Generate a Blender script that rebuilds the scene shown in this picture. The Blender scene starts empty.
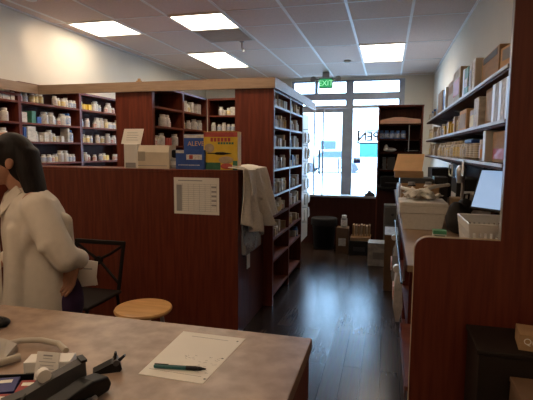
import bpy, bmesh, math, random
from mathutils import Vector, Matrix
PI = math.pi
SC = bpy.context.scene
COL = SC.collection
random.seed(7)

# ---------------------------------------------------------------- camera
def make_camera():
    y, p, r = math.radians(14.6), math.radians(6.3), math.radians(0.35)
    f = Vector((-math.sin(y)*math.cos(p), math.cos(y)*math.cos(p), -math.sin(p)))
    rt = Vector((math.cos(y), math.sin(y), 0))
    up = rt.cross(f)
    rt2 = rt*math.cos(r) + up*math.sin(r)
    up2 = up*math.cos(r) - rt*math.sin(r)
    cam = bpy.data.cameras.new('camera'); co = bpy.data.objects.new('camera', cam)
    COL.objects.link(co)
    m = Matrix((rt2, up2, -f)).transposed().to_4x4()
    m.translation = Vector((0, 0, 1.45))
    co.matrix_world = m
    cam.sensor_width = 36.0; cam.lens = 461/533*36.0
    cam.clip_start = 0.02; cam.clip_end = 200
    SC.camera = co
make_camera()

# ---------------------------------------------------------------- light, world, exposure
SKY = 9.0
PANEL = 6.0
NEAR_FILL = 3.4  # strength of the added unseen lights over the foreground
SC.view_settings.view_transform = 'Standard'
SC.view_settings.look = 'None'
SC.view_settings.gamma = 1
SC.view_settings.exposure = 1.02
W = bpy.data.worlds.new('sky'); SC.world = W; W.use_nodes = True
_bg = W.node_tree.nodes['Background']
_bg.inputs[0].default_value = (0.46, 0.69, 1.0, 1); _bg.inputs[1].default_value = SKY

def light(name, kind, loc, energy, color, **kw):
    l = bpy.data.lights.new(name, kind); l.energy = energy; l.color = color
    o = bpy.data.objects.new(name, l); o.location = loc; COL.objects.link(o)
    for k, v in kw.items():
        if k == 'rot': o.rotation_euler = v
        else: setattr(l, k, v)
    return o
# portal only guides daylight sampling through the storefront; gives no light of its own
_p = light('storefront_portal', 'AREA', (-0.95, 9.35, 1.5), 1, (1, 1, 1), rot=(math.radians(-90), 0, 0), shape='RECTANGLE', size=2.7, size_y=2.8)
_p.data.cycles.is_portal = True

# ---------------------------------------------------------------- materials
MAT = {}
def mat(name, col, rough=0.5, metal=0.0, var=0.08, scale=8.0, stretch=(1, 1, 1), bump=0.0, spec=0.5, emit=None, estr=0.0, alpha=1.0, trans=0.0, col2=None, detail=3.0):
    m = bpy.data.materials.new(name); m.use_nodes = True
    nt = m.node_tree; b = nt.nodes['Principled BSDF']
    tc = nt.nodes.new('ShaderNodeTexCoord'); mp = nt.nodes.new('ShaderNodeMapping')
    mp.inputs['Scale'].default_value = stretch
    nz = nt.nodes.new('ShaderNodeTexNoise'); nz.inputs['Scale'].default_value = scale; nz.inputs['Detail'].default_value = detail
    nt.links.new(tc.outputs['Object'], mp.inputs[0]); nt.links.new(mp.outputs[0], nz.inputs['Vector'])
    cr = nt.nodes.new('ShaderNodeValToRGB')
    c2 = col2 if col2 else tuple(min(1, c*(1+var)) for c in col)
    c1 = col if col2 else tuple(c*(1-var) for c in col)
    cr.color_ramp.elements[0].color = (*c1, 1); cr.color_ramp.elements[1].color = (*c2, 1)
    cr.color_ramp.elements[0].position = 0.35; cr.color_ramp.elements[1].position = 0.65
    nt.links.new(nz.outputs['Fac'], cr.inputs[0]); nt.links.new(cr.outputs[0], b.inputs['Base Color'])
    b.inputs['Roughness'].default_value = rough; b.inputs['Metallic'].default_value = metal
    b.inputs['Specular IOR Level'].default_value = spec
    b.inputs['Alpha'].default_value = alpha
    b.inputs['Transmission Weight'].default_value = trans
    if bump:
        bp = nt.nodes.new('ShaderNodeBump'); bp.inputs['Strength'].default_value = bump; bp.inputs['Distance'].default_value = 0.002
        nt.links.new(nz.outputs['Fac'], bp.inputs['Height']); nt.links.new(bp.outputs[0], b.inputs['Normal'])
    if emit:
        b.inputs['Emission Color'].default_value = (*emit, 1); b.inputs['Emission Strength'].default_value = estr
    MAT[name] = m
    return m

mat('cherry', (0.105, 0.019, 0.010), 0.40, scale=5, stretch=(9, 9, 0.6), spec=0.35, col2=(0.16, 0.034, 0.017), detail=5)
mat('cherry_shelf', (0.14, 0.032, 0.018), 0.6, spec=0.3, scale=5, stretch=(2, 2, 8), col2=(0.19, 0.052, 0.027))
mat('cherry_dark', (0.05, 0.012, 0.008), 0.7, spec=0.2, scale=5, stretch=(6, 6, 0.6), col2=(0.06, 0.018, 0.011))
mat('fascia', (0.27, 0.185, 0.125), 0.45, scale=6, stretch=(1, 1, 9), col2=(0.33, 0.235, 0.165))
mat('edge', (0.34, 0.33, 0.32), 0.4, var=0.04)
mat('edge_pale', (0.62, 0.58, 0.52), 0.45, var=0.04)
mat('grey_dim', (0.19, 0.18, 0.17), 0.5)
mat('flap_tan', (0.85, 0.50, 0.22), 0.8, var=0.05)
mat('wall', (0.66, 0.62, 0.53), 0.8, var=0.02, scale=3)
mat('ceiling', (0.68, 0.555, 0.485), 0.9, var=0.05, scale=60, bump=0.3)
mat('grid', (0.80, 0.79, 0.77), 0.5, var=0.02)
mat('vent', (0.50, 0.47, 0.43), 0.6, var=0.05)
mat('white_plastic', (0.78, 0.76, 0.70), 0.4, var=0.03)
mat('cream_plastic', (0.66, 0.58, 0.44), 0.45, var=0.05)
mat('blue_plastic', (0.05, 0.15, 0.42), 0.4)
mat('green_plastic', (0.08, 0.32, 0.17), 0.4)
mat('amber', (0.62, 0.28, 0.05), 0.3)
mat('tan_plastic', (0.50, 0.37, 0.22), 0.5)
mat('label_white', (0.80, 0.78, 0.74), 0.6, col2=(0.52, 0.50, 0.50), scale=60, stretch=(1, 1, 3))
mat('label_blue', (0.20, 0.34, 0.60), 0.6, col2=(0.75, 0.76, 0.78), scale=50, stretch=(1, 1, 3))
mat('label_red', (0.55, 0.13, 0.10), 0.6, col2=(0.78, 0.72, 0.66), scale=50, stretch=(1, 1, 3))
mat('label_yellow', (0.78, 0.55, 0.08), 0.6, col2=(0.78, 0.74, 0.6), scale=50, stretch=(1, 1, 3))
mat('carton_white', (0.76, 0.74, 0.68), 0.6, col2=(0.55, 0.52, 0.48), scale=25, stretch=(1, 1, 2))
mat('carton_tan', (0.56, 0.44, 0.29), 0.65, col2=(0.42, 0.31, 0.19), scale=14)
mat('carton_grey', (0.40, 0.40, 0.40), 0.6, col2=(0.62, 0.61, 0.58), scale=20)
mat('carton_blue', (0.02, 0.07, 0.30), 0.5, col2=(0.03, 0.10, 0.38), scale=16)
mat('carton_yellow', (0.78, 0.50, 0.03), 0.5, col2=(0.82, 0.58, 0.06), scale=16)
mat('carton_red', (0.42, 0.05, 0.05), 0.5, col2=(0.55, 0.10, 0.07), scale=16)
mat('carton_green', (0.03, 0.14, 0.08), 0.5, col2=(0.06, 0.22, 0.12), scale=16)
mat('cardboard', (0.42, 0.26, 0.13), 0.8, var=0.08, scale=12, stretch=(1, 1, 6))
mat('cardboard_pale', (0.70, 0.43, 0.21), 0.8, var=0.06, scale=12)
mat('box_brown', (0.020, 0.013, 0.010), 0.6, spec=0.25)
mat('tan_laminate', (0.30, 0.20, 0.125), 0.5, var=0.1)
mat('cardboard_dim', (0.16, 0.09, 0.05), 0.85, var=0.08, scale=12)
mat('paper', (0.82, 0.79, 0.72), 0.7, var=0.02)
mat('ink', (0.09, 0.09, 0.10), 0.7)
mat('ink_grey', (0.35, 0.34, 0.33), 0.7)
mat('black', (0.005, 0.005, 0.006), 0.45, spec=0.25)
mat('black_matte', (0.016, 0.015, 0.015), 0.75, var=0.15)
mat('dark_grey', (0.06, 0.06, 0.065), 0.45)
mat('grey', (0.28, 0.28, 0.28), 0.5)
mat('grey_beige', (0.42, 0.38, 0.31), 0.45)
mat('steel', (0.55, 0.56, 0.58), 0.3, metal=0.9)
mat('aluminium', (0.33, 0.36, 0.42), 0.4, metal=0.3)
mat('purple', (0.045, 0.02, 0.07), 0.8)
mat('foam', (0.74, 0.72, 0.66), 0.8, var=0.04, scale=60, bump=0.2)
mat('gold_wood', (0.50, 0.27, 0.095), 0.38, scale=3, stretch=(1, 9, 9), col2=(0.66, 0.39, 0.16))
mat('coat', (0.66, 0.60, 0.51), 0.85, var=0.03, scale=30, bump=0.15)
mat('knit', (0.86, 0.81, 0.72), 0.9, var=0.06, scale=70, bump=0.4)
mat('skin', (0.42, 0.21, 0.13), 0.5, var=0.06, scale=14)
mat('lip', (0.35, 0.09, 0.07), 0.45)
mat('eye', (0.75, 0.72, 0.68), 0.2)
mat('iris', (0.03, 0.015, 0.01), 0.2)
mat('hair', (0.007, 0.005, 0.005), 0.6, spec=0.3, scale=14, stretch=(8, 8, 0.5), col2=(0.014, 0.010, 0.009), bump=0.5)
mat('pen_teal', (0.01, 0.10, 0.11), 0.3)
mat('card_blue', (0.015, 0.02, 0.16), 0.4)
mat('card_red', (0.32, 0.02, 0.02), 0.4)
mat('brown_metal', (0.010, 0.007, 0.006), 0.6, spec=0.2)
mat('teal_paint', (0.008, 0.10, 0.10), 0.6)
mat('asphalt', (0.6, 0.6, 0.6), 0.9)
mat('stucco', (0.8, 0.8, 0.78), 0.9)
mat('car_blue', (0.035, 0.060, 0.085), 0.5)
mat('car_paint', (0.30, 0.33, 0.36), 0.6)
mat('tyre', (0.05, 0.05, 0.055), 0.8)
mat('peach', (0.85, 0.50, 0.36), 0.7)
mat('screen', (0.25, 0.33, 0.42), 0.12, emit=(0.45, 0.66, 1.0), estr=0.30)
mat('exit_green', (0.02, 0.4, 0.1), 0.5, emit=(0.05, 0.55, 0.20), estr=0.25)
mat('exit_body', (0.20, 0.30, 0.22), 0.5)
mat('exit_letter', (0.6, 0.9, 0.6), 0.5, emit=(0.30, 0.9, 0.45), estr=0.45)
mat('diffuser', (0.9, 0.88, 0.82), 0.5, emit=(1.0, 0.84, 0.64), estr=PANEL)
mat('fill_mid', (0.9, 0.88, 0.82), 0.5, emit=(1.0, 0.74, 0.50), estr=5.5)
mat('fill_near', (0.9, 0.88, 0.82), 0.5, emit=(1.0, 0.72, 0.48), estr=NEAR_FILL)
mat('clear_bag', (0.55, 0.57, 0.58), 0.25, alpha=0.45)

def counter_mat():
    m = mat('laminate', (0.25, 0.172, 0.125), 0.40, scale=16, col2=(0.41, 0.295, 0.215), detail=10)
    return m
counter_mat()

def floor_mat():
    m = bpy.data.materials.new('floor_planks'); m.use_nodes = True; nt = m.node_tree; b = nt.nodes['Principled BSDF']
    tc = nt.nodes.new('ShaderNodeTexCoord'); mp = nt.nodes.new('ShaderNodeMapping'); mp.inputs['Rotation'].default_value = (0, 0, PI/2)
    br = nt.nodes.new('ShaderNodeTexBrick')
    br.inputs['Scale'].default_value = 1.0; br.inputs['Brick Width'].default_value = 1.2; br.inputs['Row Height'].default_value = 0.12
    br.inputs['Mortar Size'].default_value = 0.002
    br.inputs['Color1'].default_value = (0.050, 0.033, 0.026, 1); br.inputs['Color2'].default_value = (0.085, 0.056, 0.043, 1); br.inputs['Mortar'].default_value = (0.008, 0.006, 0.005, 1)
    nz = nt.nodes.new('ShaderNodeTexNoise'); nz.inputs['Scale'].default_value = 6; nz.inputs['Detail'].default_value = 6
    mp2 = nt.nodes.new('ShaderNodeMapping'); mp2.inputs['Scale'].default_value = (14, 0.9, 1)
    mx = nt.nodes.new('ShaderNodeMix'); mx.data_type = 'RGBA'; mx.blend_type = 'MULTIPLY'; mx.inputs['Factor'].default_value = 0.6
    rr = nt.nodes.new('ShaderNodeMapRange'); rr.inputs[3].default_value = 0.22; rr.inputs[4].default_value = 0.28; b.inputs['Specular IOR Level'].default_value = 0.20
    L = nt.links.new
    L(tc.outputs['Object'], mp.inputs[0]); L(mp.outputs[0], br.inputs['Vector'])
    L(tc.outputs['Object'], mp2.inputs[0]); L(mp2.outputs[0], nz.inputs['Vector'])
    L(br.outputs['Color'], mx.inputs['A']); L(nz.outputs['Color'], mx.inputs['B'])
    L(mx.outputs['Result'], b.inputs['Base Color'])
    L(nz.outputs['Fac'], rr.inputs[0]); L(rr.outputs[0], b.inputs['Roughness'])
    bp = nt.nodes.new('ShaderNodeBump'); bp.inputs['Strength'].default_value = 0.10; bp.inputs['Distance'].default_value = 0.001
    L(nz.outputs['Fac'], bp.inputs['Height']); L(bp.outputs[0], b.inputs['Normal'])
    MAT['floor'] = m
floor_mat()

def glass_mat():
    m = bpy.data.materials.new('clear_glass'); m.use_nodes = True; nt = m.node_tree
    nt.nodes.remove(nt.nodes['Principled BSDF'])
    t = nt.nodes.new('ShaderNodeBsdfTransparent'); g = nt.nodes.new('ShaderNodeBsdfGlossy'); g.inputs['Roughness'].default_value = 0.03
    t.inputs[0].default_value = (0.93, 0.96, 0.97, 1)
    fr = nt.nodes.new('ShaderNodeFresnel'); fr.inputs[0].default_value = 1.3
    mx = nt.nodes.new('ShaderNodeMixShader')
    nt.links.new(fr.outputs[0], mx.inputs[0]); nt.links.new(t.outputs[0], mx.inputs[1]); nt.links.new(g.outputs[0], mx.inputs[2])
    nt.links.new(mx.outputs[0], nt.nodes['Material Output'].inputs[0])
    MAT['glass'] = m
glass_mat()

# ---------------------------------------------------------------- mesh helpers
class MB:
    def __init__(s): s.bm = bmesh.new()
    def box(s, x0, x1, y0, y1, z0, z1, bev=0.0, rot=None, piv=None):
        r = bmesh.ops.create_cube(s.bm, size=1.0)
        vs = r['verts']
        for v in vs:
            v.co = Vector(((x0+x1)/2 + v.co.x*(x1-x0), (y0+y1)/2 + v.co.y*(y1-y0), (z0+z1)/2 + v.co.z*(z1-z0)))
        if bev:
            es = list({e for v in vs for e in v.link_edges})
            rr = bmesh.ops.bevel(s.bm, geom=es, offset=bev, segments=2, affect='EDGES', profile=0.5)
            vs = list({v for f in rr['faces'] for v in f.verts} | {v for v in vs if v.is_valid})
        if rot:
            c = Vector(piv) if piv else Vector(((x0+x1)/2, (y0+y1)/2, (z0+z1)/2))
            bmesh.ops.rotate(s.bm, verts=vs, cent=c, matrix=Matrix.Rotation(rot[1], 3, rot[0]))
        return s
    def lathe(s, prof, c=(0, 0, 0), n=14, ax='Z'):
        rings = []
        for r, h in prof:
            ring = []
            for k in range(n):
                a = 2*PI*k/n; x, y = r*math.cos(a), r*math.sin(a)
                p = {'Z': (x, y, h), 'X': (h, x, y), 'Y': (x, h, y)}[ax]
                ring.append(s.bm.verts.new((c[0]+p[0], c[1]+p[1], c[2]+p[2])))
            rings.append(ring)
        for a, b in zip(rings, rings[1:]):
            for k in range(n): s.bm.faces.new((a[k], a[(k+1) % n], b[(k+1) % n], b[k]))
        s.bm.faces.new(rings[0][::-1]); s.bm.faces.new(rings[-1])
        return s
    def loft(s, rings, cap=True):
        rs = [[s.bm.verts.new(p) for p in r] for r in rings]
        n = len(rs[0])
        for a, b in zip(rs, rs[1:]):
            for k in range(n): s.bm.faces.new((a[k], a[(k+1) % n], b[(k+1) % n], b[k]))
        if cap: s.bm.faces.new(rs[0][::-1]); s.bm.faces.new(rs[-1])
        return s
    def tube(s, pts, r, n=8):
        pts = [Vector(p) for p in pts]; rings = []
        rad = r if isinstance(r, (list, tuple)) else [r]*len(pts)
        up = None
        for i, p in enumerate(pts):
            d = (pts[min(i+1, len(pts)-1)] - pts[max(i-1, 0)]).normalized()
            if up is None: up = d.orthogonal().normalized()
            up = (up - d*up.dot(d)).normalized(); sd = d.cross(up)
            rings.append([p + (up*math.cos(2*PI*k/n) + sd*math.sin(2*PI*k/n))*rad[i] for k in range(n)])
        return s.loft(rings)
    def capsule(s, a, b, ra, rb, n=14, sx=1.0):
        a, b = Vector(a), Vector(b); d = (b-a).normalized()
        pts = []; rad = []
        for k in range(5): t = PI/2*(k/4.5); pts.append(a - d*ra*math.cos(t)); rad.append(max(ra*math.sin(t), ra*0.08))
        for k in range(1, 6): t = k/6; pts.append(a.lerp(b, t)); rad.append(ra+(rb-ra)*t)
        for k in range(5): t = PI/2*((4-k)/4.5); pts.append(b + d*rb*math.cos(t)); rad.append(max(rb*math.sin(t), rb*0.08))
        return s.tube(pts, rad, n)
    def ball(s, c, r, rot=0.0, seg=20):
        rr = bmesh.ops.create_uvsphere(s.bm, u_segments=seg, v_segments=seg//2+2, radius=1.0)
        m = Matrix.Rotation(rot, 3, 'X')
        for v in rr['verts']:
            v.co = Vector(c) + m @ Vector((v.co.x*r[0], v.co.y*r[1], v.co.z*r[2]))
        return s
    def prism(s, poly, axis, a, b):
        # poly is a list of 2D points; extruded along axis from a to b
        def P(u, v, w): return {'X': (w, u, v), 'Y': (u, w, v), 'Z': (u, v, w)}[axis]
        A = [s.bm.verts.new(P(u, v, a)) for u, v in poly]; B = [s.bm.verts.new(P(u, v, b)) for u, v in poly]
        s.bm.faces.new(A); s.bm.faces.new(B[::-1]); n = len(poly)
        for k in range(n): s.bm.faces.new((A[k], B[k], B[(k+1) % n], A[(k+1) % n]))
        return s
    def mesh(s, name, m, smooth=False):
        bmesh.ops.recalc_face_normals(s.bm, faces=s.bm.faces[:])
        me = bpy.data.meshes.new(name); s.bm.to_mesh(me); s.bm.free()
        me.materials.append(MAT[m])
        if smooth:
            for p in me.polygons: p.use_smooth = True
            try: me.set_sharp_from_angle(angle=math.radians(40))
            except Exception: pass
        return me
    def build(s, name, m, parent=None, smooth=False):
        o = bpy.data.objects.new(name, s.mesh(name, m, smooth)); COL.objects.link(o)
        if parent: o.parent = parent
        return o

def tag(o, label=None, cat=None, group=None, kind=None):
    if label: o['label'] = label
    if cat: o['category'] = cat
    if group: o['group'] = group
    if kind: o['kind'] = kind
    return o
def thing(name, label, cat, loc=(0, 0, 0), rz=0.0, group=None):
    o = bpy.data.objects.new(name, None); COL.objects.link(o); o.empty_display_size = 0.05
    o.location = loc; o.rotation_euler = (0, 0, rz)
    return tag(o, label, cat, group)
def struct(name, mb, m): return tag(mb.build(name, m), kind='structure')
def copy_tree(o, parent=None):
    c = o.copy(); COL.objects.link(c); c.parent = parent
    for ch in list(o.children): copy_tree(ch, c)
    return c
def text_part(name, body, size, loc, rot, m, parent, depth=0.0006, mirror=False, bold=0.0):
    cu = bpy.data.curves.new(name, 'FONT'); cu.body = body; cu.size = size; cu.extrude = depth; cu.offset = bold
    cu.align_x = 'CENTER'; cu.align_y = 'CENTER'
    t = bpy.data.objects.new(name, cu); COL.objects.link(t)
    bpy.context.view_layer.update()
    me = bpy.data.meshes.new_from_object(t.evaluated_get(bpy.context.evaluated_depsgraph_get()))
    bpy.data.objects.remove(t)
    if mirror:
        for v in me.vertices: v.co.x = -v.co.x
        me.flip_normals()
    me.materials.clear(); me.materials.append(MAT[m])
    o = bpy.data.objects.new(name, me); COL.objects.link(o)
    o.location = loc; o.rotation_euler = rot; o.parent = parent
    return o
def remeshed(mb, name, m, parent, voxel, smooth=4):
    o = mb.build(name, m)
    md = o.modifiers.new('r', 'REMESH'); md.mode = 'VOXEL'; md.voxel_size = voxel
    sm = o.modifiers.new('s', 'SMOOTH'); sm.iterations = smooth; sm.factor = 0.5
    bpy.context.view_layer.update()
    me = bpy.data.meshes.new_from_object(o.evaluated_get(bpy.context.evaluated_depsgraph_get()))
    o.modifiers.clear(); o.data = me; me.name = name
    for p in me.polygons: p.use_smooth = True
    if parent: o.parent = parent
    return o

# ---------------------------------------------------------------- the room
XL, XR, YF, ZC = -3.64, 0.767, 9.0, 2.82
struct('floor', MB().box(XL-0.1, 1.7, -2.6, YF+0.15, -0.1, 0), 'floor')
struct('ceiling', MB().box(XL-0.1, 1.7, -2.6, YF+0.15, ZC, ZC+0.1), 'ceiling')
struct('wall_left', MB().box(XL-0.1, XL, -2.6, YF+0.15, 0, ZC), 'wall')
struct('wall_right', MB().box(XR, XR+0.1, 2.15, YF+0.15, 0, ZC), 'wall')
struct('wall_right_near', MB().box(1.6, 1.7, -2.6, 2.25, 0, ZC), 'wall')
struct('wall_right_return', MB().box(XR+0.1, 1.6, 2.15, 2.25, 0, ZC), 'wall')
struct('wall_back', MB().box(XL, 1.6, -2.6, -2.5, 0, ZC), 'wall')
wf = MB()
wf.box(0.27, XR, YF, YF+0.15, 0, ZC); wf.box(XL, -1.85, YF, YF+0.15, 0, ZC); wf.box(-1.85, 0.27, YF, YF+0.15, 2.76, ZC)
struct('wall_front', wf, 'wall')

# ceiling T-bar grid
g = MB()
xs = [0.19 + 0.612*k for k in range(-6, 3)]
ys = [4.53 - 1.22*k for k in range(0, 6)] + [5.14, 6.33, 7.55, 8.77]
for x in xs: g.box(x-0.014, x+0.014, -2.5, YF, ZC-0.006, ZC+0.001)
for y in ys: g.box(XL, 1.6, y-0.009, y+0.009, ZC-0.004, ZC+0.001)
g.box(XL, XL+0.02, -2.5, YF, ZC-0.012, ZC); g.box(XR-0.02, XR, 2.25, YF, ZC-0.012, ZC)
g.box(XL, 1.6, YF-0.02, YF, ZC-0.012, ZC)
struct('trim_1', g, 'grid')

# ceiling fixtures
def ceiling_light(x, y0, y1, label, m='diffuser', cells=True, w=0.56):
    t = thing('ceiling_light', label, 'ceiling light', (x, (y0+y1)/2, ZC), 0, 'recessed ceiling lights')
    h = (y1-y0)/2 - 0.02; a = w/2
    f = MB()
    f.box(-a-0.02, -a, -h-0.02, h+0.02, -0.014, 0.0); f.box(a, a+0.02, -h-0.02, h+0.02, -0.014, 0.0)
    f.box(-a, a, -h-0.02, -h, -0.014, 0.0); f.box(-a, a, h, h+0.02, -0.014, 0.0)
    f.build('frame', 'grid', t)
    MB().box(-a, a, -h, h, -0.006, -0.002).build('diffuser', m, t)
    if cells:
        l = MB()
        for k in range(1, 6): l.box(-a+2*a*k/6-0.003, -a+2*a*k/6+0.003, -h, h, -0.012, -0.0065)
        n = 12 if y1-y0 > 1 else 6
        for k in range(1, n): l.box(-a, a, -h+2*h*k/n-0.003, -h+2*h*k/n+0.003, -0.012, -0.0065)
        l.build('louver', 'grid', t)
    return t
ceiling_light(-0.115, 6.33, 7.55, 'long ceiling light with louver grid above the aisle, nearest the storefront')
ceiling_light(-2.565, 6.33, 7.55, 'long ceiling light with louver grid beyond the dark ceiling vent')
ceiling_light(-1.953, 4.53, 5.14, 'square bright ceiling light directly in front of the dark ceiling vent', cells=False)
ceiling_light(-3.177, 4.53, 5.14, 'square bright ceiling light beside the left wall', cells=False)
for x, l in ((-2.565, 'added unseen square ceiling light above the half wall, over the white box'), (-1.34, 'added unseen square ceiling light above the right end of the half wall')):
    ceiling_light(x, 3.10, 3.70, l, 'fill_mid', False)  # unseen panels added to brighten the end panel and bottles
# unseen ceiling lights added to brighten the counter and foreground
for i, (x, y, l) in enumerate(((-1.34, 0.25, 'added unseen ceiling light over the near left of the counter'), (0.5, -1.0, 'added unseen ceiling light behind the viewer on the right'), (-2.565, 1.5, 'added unseen ceiling light over the waiting corner at the left'))):
    ceiling_light(x, y-0.6, y+0.6, l, 'fill_near', False)

v = thing('ceiling_vent', 'dark grey square ceiling vent beside the bright square ceiling light', 'vent', (-1.953, 5.45, ZC))
f = MB(); f.box(-0.30, -0.27, -0.30, 0.30, -0.012, 0); f.box(0.27, 0.30, -0.30, 0.30, -0.012, 0); f.box(-0.27, 0.27, -0.30, -0.27, -0.012, 0); f.box(-0.27, 0.27, 0.27, 0.30, -0.012, 0)
f.build('frame', 'vent', v)
f = MB()
for k in range(18): f.box(-0.27, 0.27, -0.27+0.03*k, -0.27+0.03*k+0.022, -0.010, -0.004, rot=('X', 0.12))
f.box(-0.27, 0.27, -0.27, 0.27, -0.003, -0.0005)
f.build('louver', 'vent', v)

c = thing('security_camera', 'small dark security camera on a stalk below the ceiling vent', 'camera', (-1.85, 5.80, ZC))
MB().lathe([(0.03, 0), (0.03, -0.012), (0.012, -0.016)], n=16).build('base', 'grey', c, True)
MB().tube([(0, 0, -0.012), (0, 0.0, -0.08), (0.015, -0.01, -0.10)], 0.007).build('stalk', 'grey_beige', c, True)
MB().capsule((0.01, 0.02, -0.10), (0.035, -0.035, -0.125), 0.018, 0.018).build('camera_body', 'black', c, True)
MB().lathe([(0.013, 0), (0.013, 0.006), (0.004, 0.009)], (0.0, 0, 0), 12, 'Y').build('lens', 'steel', c, True).location = (0.041, -0.056, -0.132)

s = thing('smoke_detector', 'small round grey smoke detector on the ceiling before the storefront', 'smoke detector', (-0.65, 7.4, ZC))
MB().lathe([(0.055, 0), (0.055, -0.018), (0.035, -0.034), (0.01, -0.036)], n=20).build('housing', 'grey_beige', s, True)

# exit sign
e = thing('exit_sign', 'green lit EXIT sign with two lamp heads hanging before the transom windows', 'exit sign', (-1.105, 8.4, 2.69))
MB().box(-0.125, 0.125, -0.02, 0.02, -0.16, 0.03, 0.006).build('housing', 'exit_body', e)
MB().box(-0.105, 0.105, -0.024, -0.0205, -0.14, 0.005).build('face', 'exit_green', e)
text_part('lettering', 'EXIT', 0.13, (0, -0.0255, -0.07), (PI/2, 0, 0), 'exit_letter', e)
MB().box(-0.06, 0.06, -0.03, 0.03, 0.03, 0.13, 0.004).build('canopy', 'grey', e)
for sx in (-1, 1):
    a = MB(); a.tube([(sx*0.12, 0, 0.0), (sx*0.19, 0, 0.02)], 0.012); a.build('arm', 'grey', e, True)
    a = MB(); a.lathe([(0.03, 0.03), (0.045, -0.01), (0.052, -0.06), (0.03, -0.065)], (sx*0.22, 0, 0.0), 16, 'Y'); a.build('lamp_head', 'grey', e, True)

# ---------------------------------------------------------------- storefront
fr = MB()
for x0, x1 in ((-1.85, -1.80), (-0.80, -0.66), (0.17, 0.27)): fr.box(x0, x1, YF+0.02, YF+0.10, 0, 2.76)
for x0 in (-1.37,): fr.box(x0-0.03, x0+0.03, YF+0.02, YF+0.10, 2.52, 2.76)
fr.box(-1.8, 0.17, YF+0.0, YF+0.12, 2.39, 2.52); fr.box(-1.8, 0.17, YF+0.02, YF+0.10, 2.73, 2.76)
fr.box(-1.8, -0.80, YF+0.02, YF+0.08, 2.24, 2.29); fr.box(-0.66, 0.17, YF+0.02, YF+0.08, 2.24, 2.29)
fr.box(-1.8, -1.75, YF+0.02, YF+0.10, 0, 0.1); fr.box(-0.66, 0.17, YF+0.02, YF+0.10, 0, 0.1)
fr.box(-1.75, -1.69, YF+0.02, YF+0.10, 0, 2.24)
tag(fr.build('window_1', 'aluminium'), kind='structure')
pn = MB()
pn.box(-1.8, 0.17, YF+0.055, YF+0.061, 2.52, 2.73); pn.box(-1.8, 0.17, YF+0.047, YF+0.053, 2.29, 2.39)
pn.box(-1.8, -1.75, YF+0.055, YF+0.061, 0.1, 2.24); pn.box(-0.66, 0.17, YF+0.055, YF+0.061, 0.1, 2.24)
tag(pn.build('window_pane', 'glass', bpy.data.objects['window_1']))
d = MB()
d.box(-1.69, -1.63, YF+0.03, YF+0.08, 0.01, 2.24); d.box(-0.86, -0.80, YF+0.03, YF+0.08, 0.01, 2.24)
d.box(-1.63, -0.86, YF+0.03, YF+0.08, 0.01, 0.22); d.box(-1.63, -0.86, YF+0.03, YF+0.08, 2.16, 2.24)
do = tag(d.build('door_1', 'aluminium'), kind='structure')
MB().box(-1.63, -0.86, YF+0.052, YF+0.058, 0.22, 2.16).build('door_pane', 'glass', do)
MB().tube([(-0.865, YF+0.03, 1.28), (-0.905, YF-0.03, 1.28), (-0.905, YF-0.03, 1.0), (-0.865, YF+0.03, 1.0)], 0.012).build('door_handle', 'steel', do, True)

sg = thing('window_sign', 'black lettered OPEN sign seen from behind on the glass right of the door', 'sign', (-0.27, YF+0.03, 1.69))
b = MB()
b.box(-0.30, 0.30, -0.004, 0.004, -0.128, -0.10); b.box(-0.30, 0.30, -0.004, 0.004, 0.10, 0.128)
b.box(-0.30, -0.265, -0.004, 0.004, -0.10, 0.10); b.box(0.265, 0.30, -0.004, 0.004, -0.10, 0.10)
b.build('border', 'ink', sg)
text_part('lettering', 'OPEN', 0.23, (0, -0.004, 0), (PI/2, 0, 0), 'ink', sg, mirror=True, bold=0.007)
b = thing('window_decal', 'small dark blue square sticker on the glass below the OPEN sign', 'sticker', (-0.565, YF+0.044, 1.24))
MB().box(-0.065, 0.065, -0.001, 0.001, -0.05, 0.05).build('backing', 'card_blue', b)
MB().box(-0.05, 0.05, -0.003, -0.0012, 0.01, 0.03).build('printed_band', 'label_blue', b)

# outside the shop
struct('ground', MB().box(-30, 30, YF+0.15, 60, -0.12, -0.02), 'asphalt')
bl = thing('building', 'sunlit pale building across the car park, seen through the door', 'building', (0, 40, -0.02))
MB().box(-28, 28, 0, 6, 0, 5).build('wall', 'stucco', bl)
MB().box(-2.3, 12, -0.08, -0.01, 0.86, 1.97).build('teal_board', 'teal_paint', bl)
MB().box(-5.6, -4.3, -0.08, -0.01, 1.5, 2.2).build('blue_board', 'car_blue', bl)
def car(x, y, m, label):
    t = thing('parked_car', label, 'car', (x, y, -0.02))
    MB().prism([(-2.1, 0.3), (-2.1, 0.8), (-1.2, 0.95), (-0.6, 1.4), (0.9, 1.42), (1.5, 0.95), (2.1, 0.85), (2.15, 0.3)], 'Y', -0.85, 0.85).build('car_body', m, t)
    MB().prism([(-1.0, 0.98), (-0.55, 1.34), (0.85, 1.36), (1.25, 0.98)], 'Y', -0.87, -0.85).build('side_window', 'car_blue', t)
    for xx in (-1.35, 1.3):
        for yy in (-0.9, 0.72): MB().lathe([(0.18, 0), (0.32, 0.02), (0.32, 0.16), (0.18, 0.18)], (xx, yy, 0.32), 20, 'Y').build('wheel', 'tyre', t, True)
car(-3.4, 30, 'car_paint', 'pale car parked outside, seen through the glass door')

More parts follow.
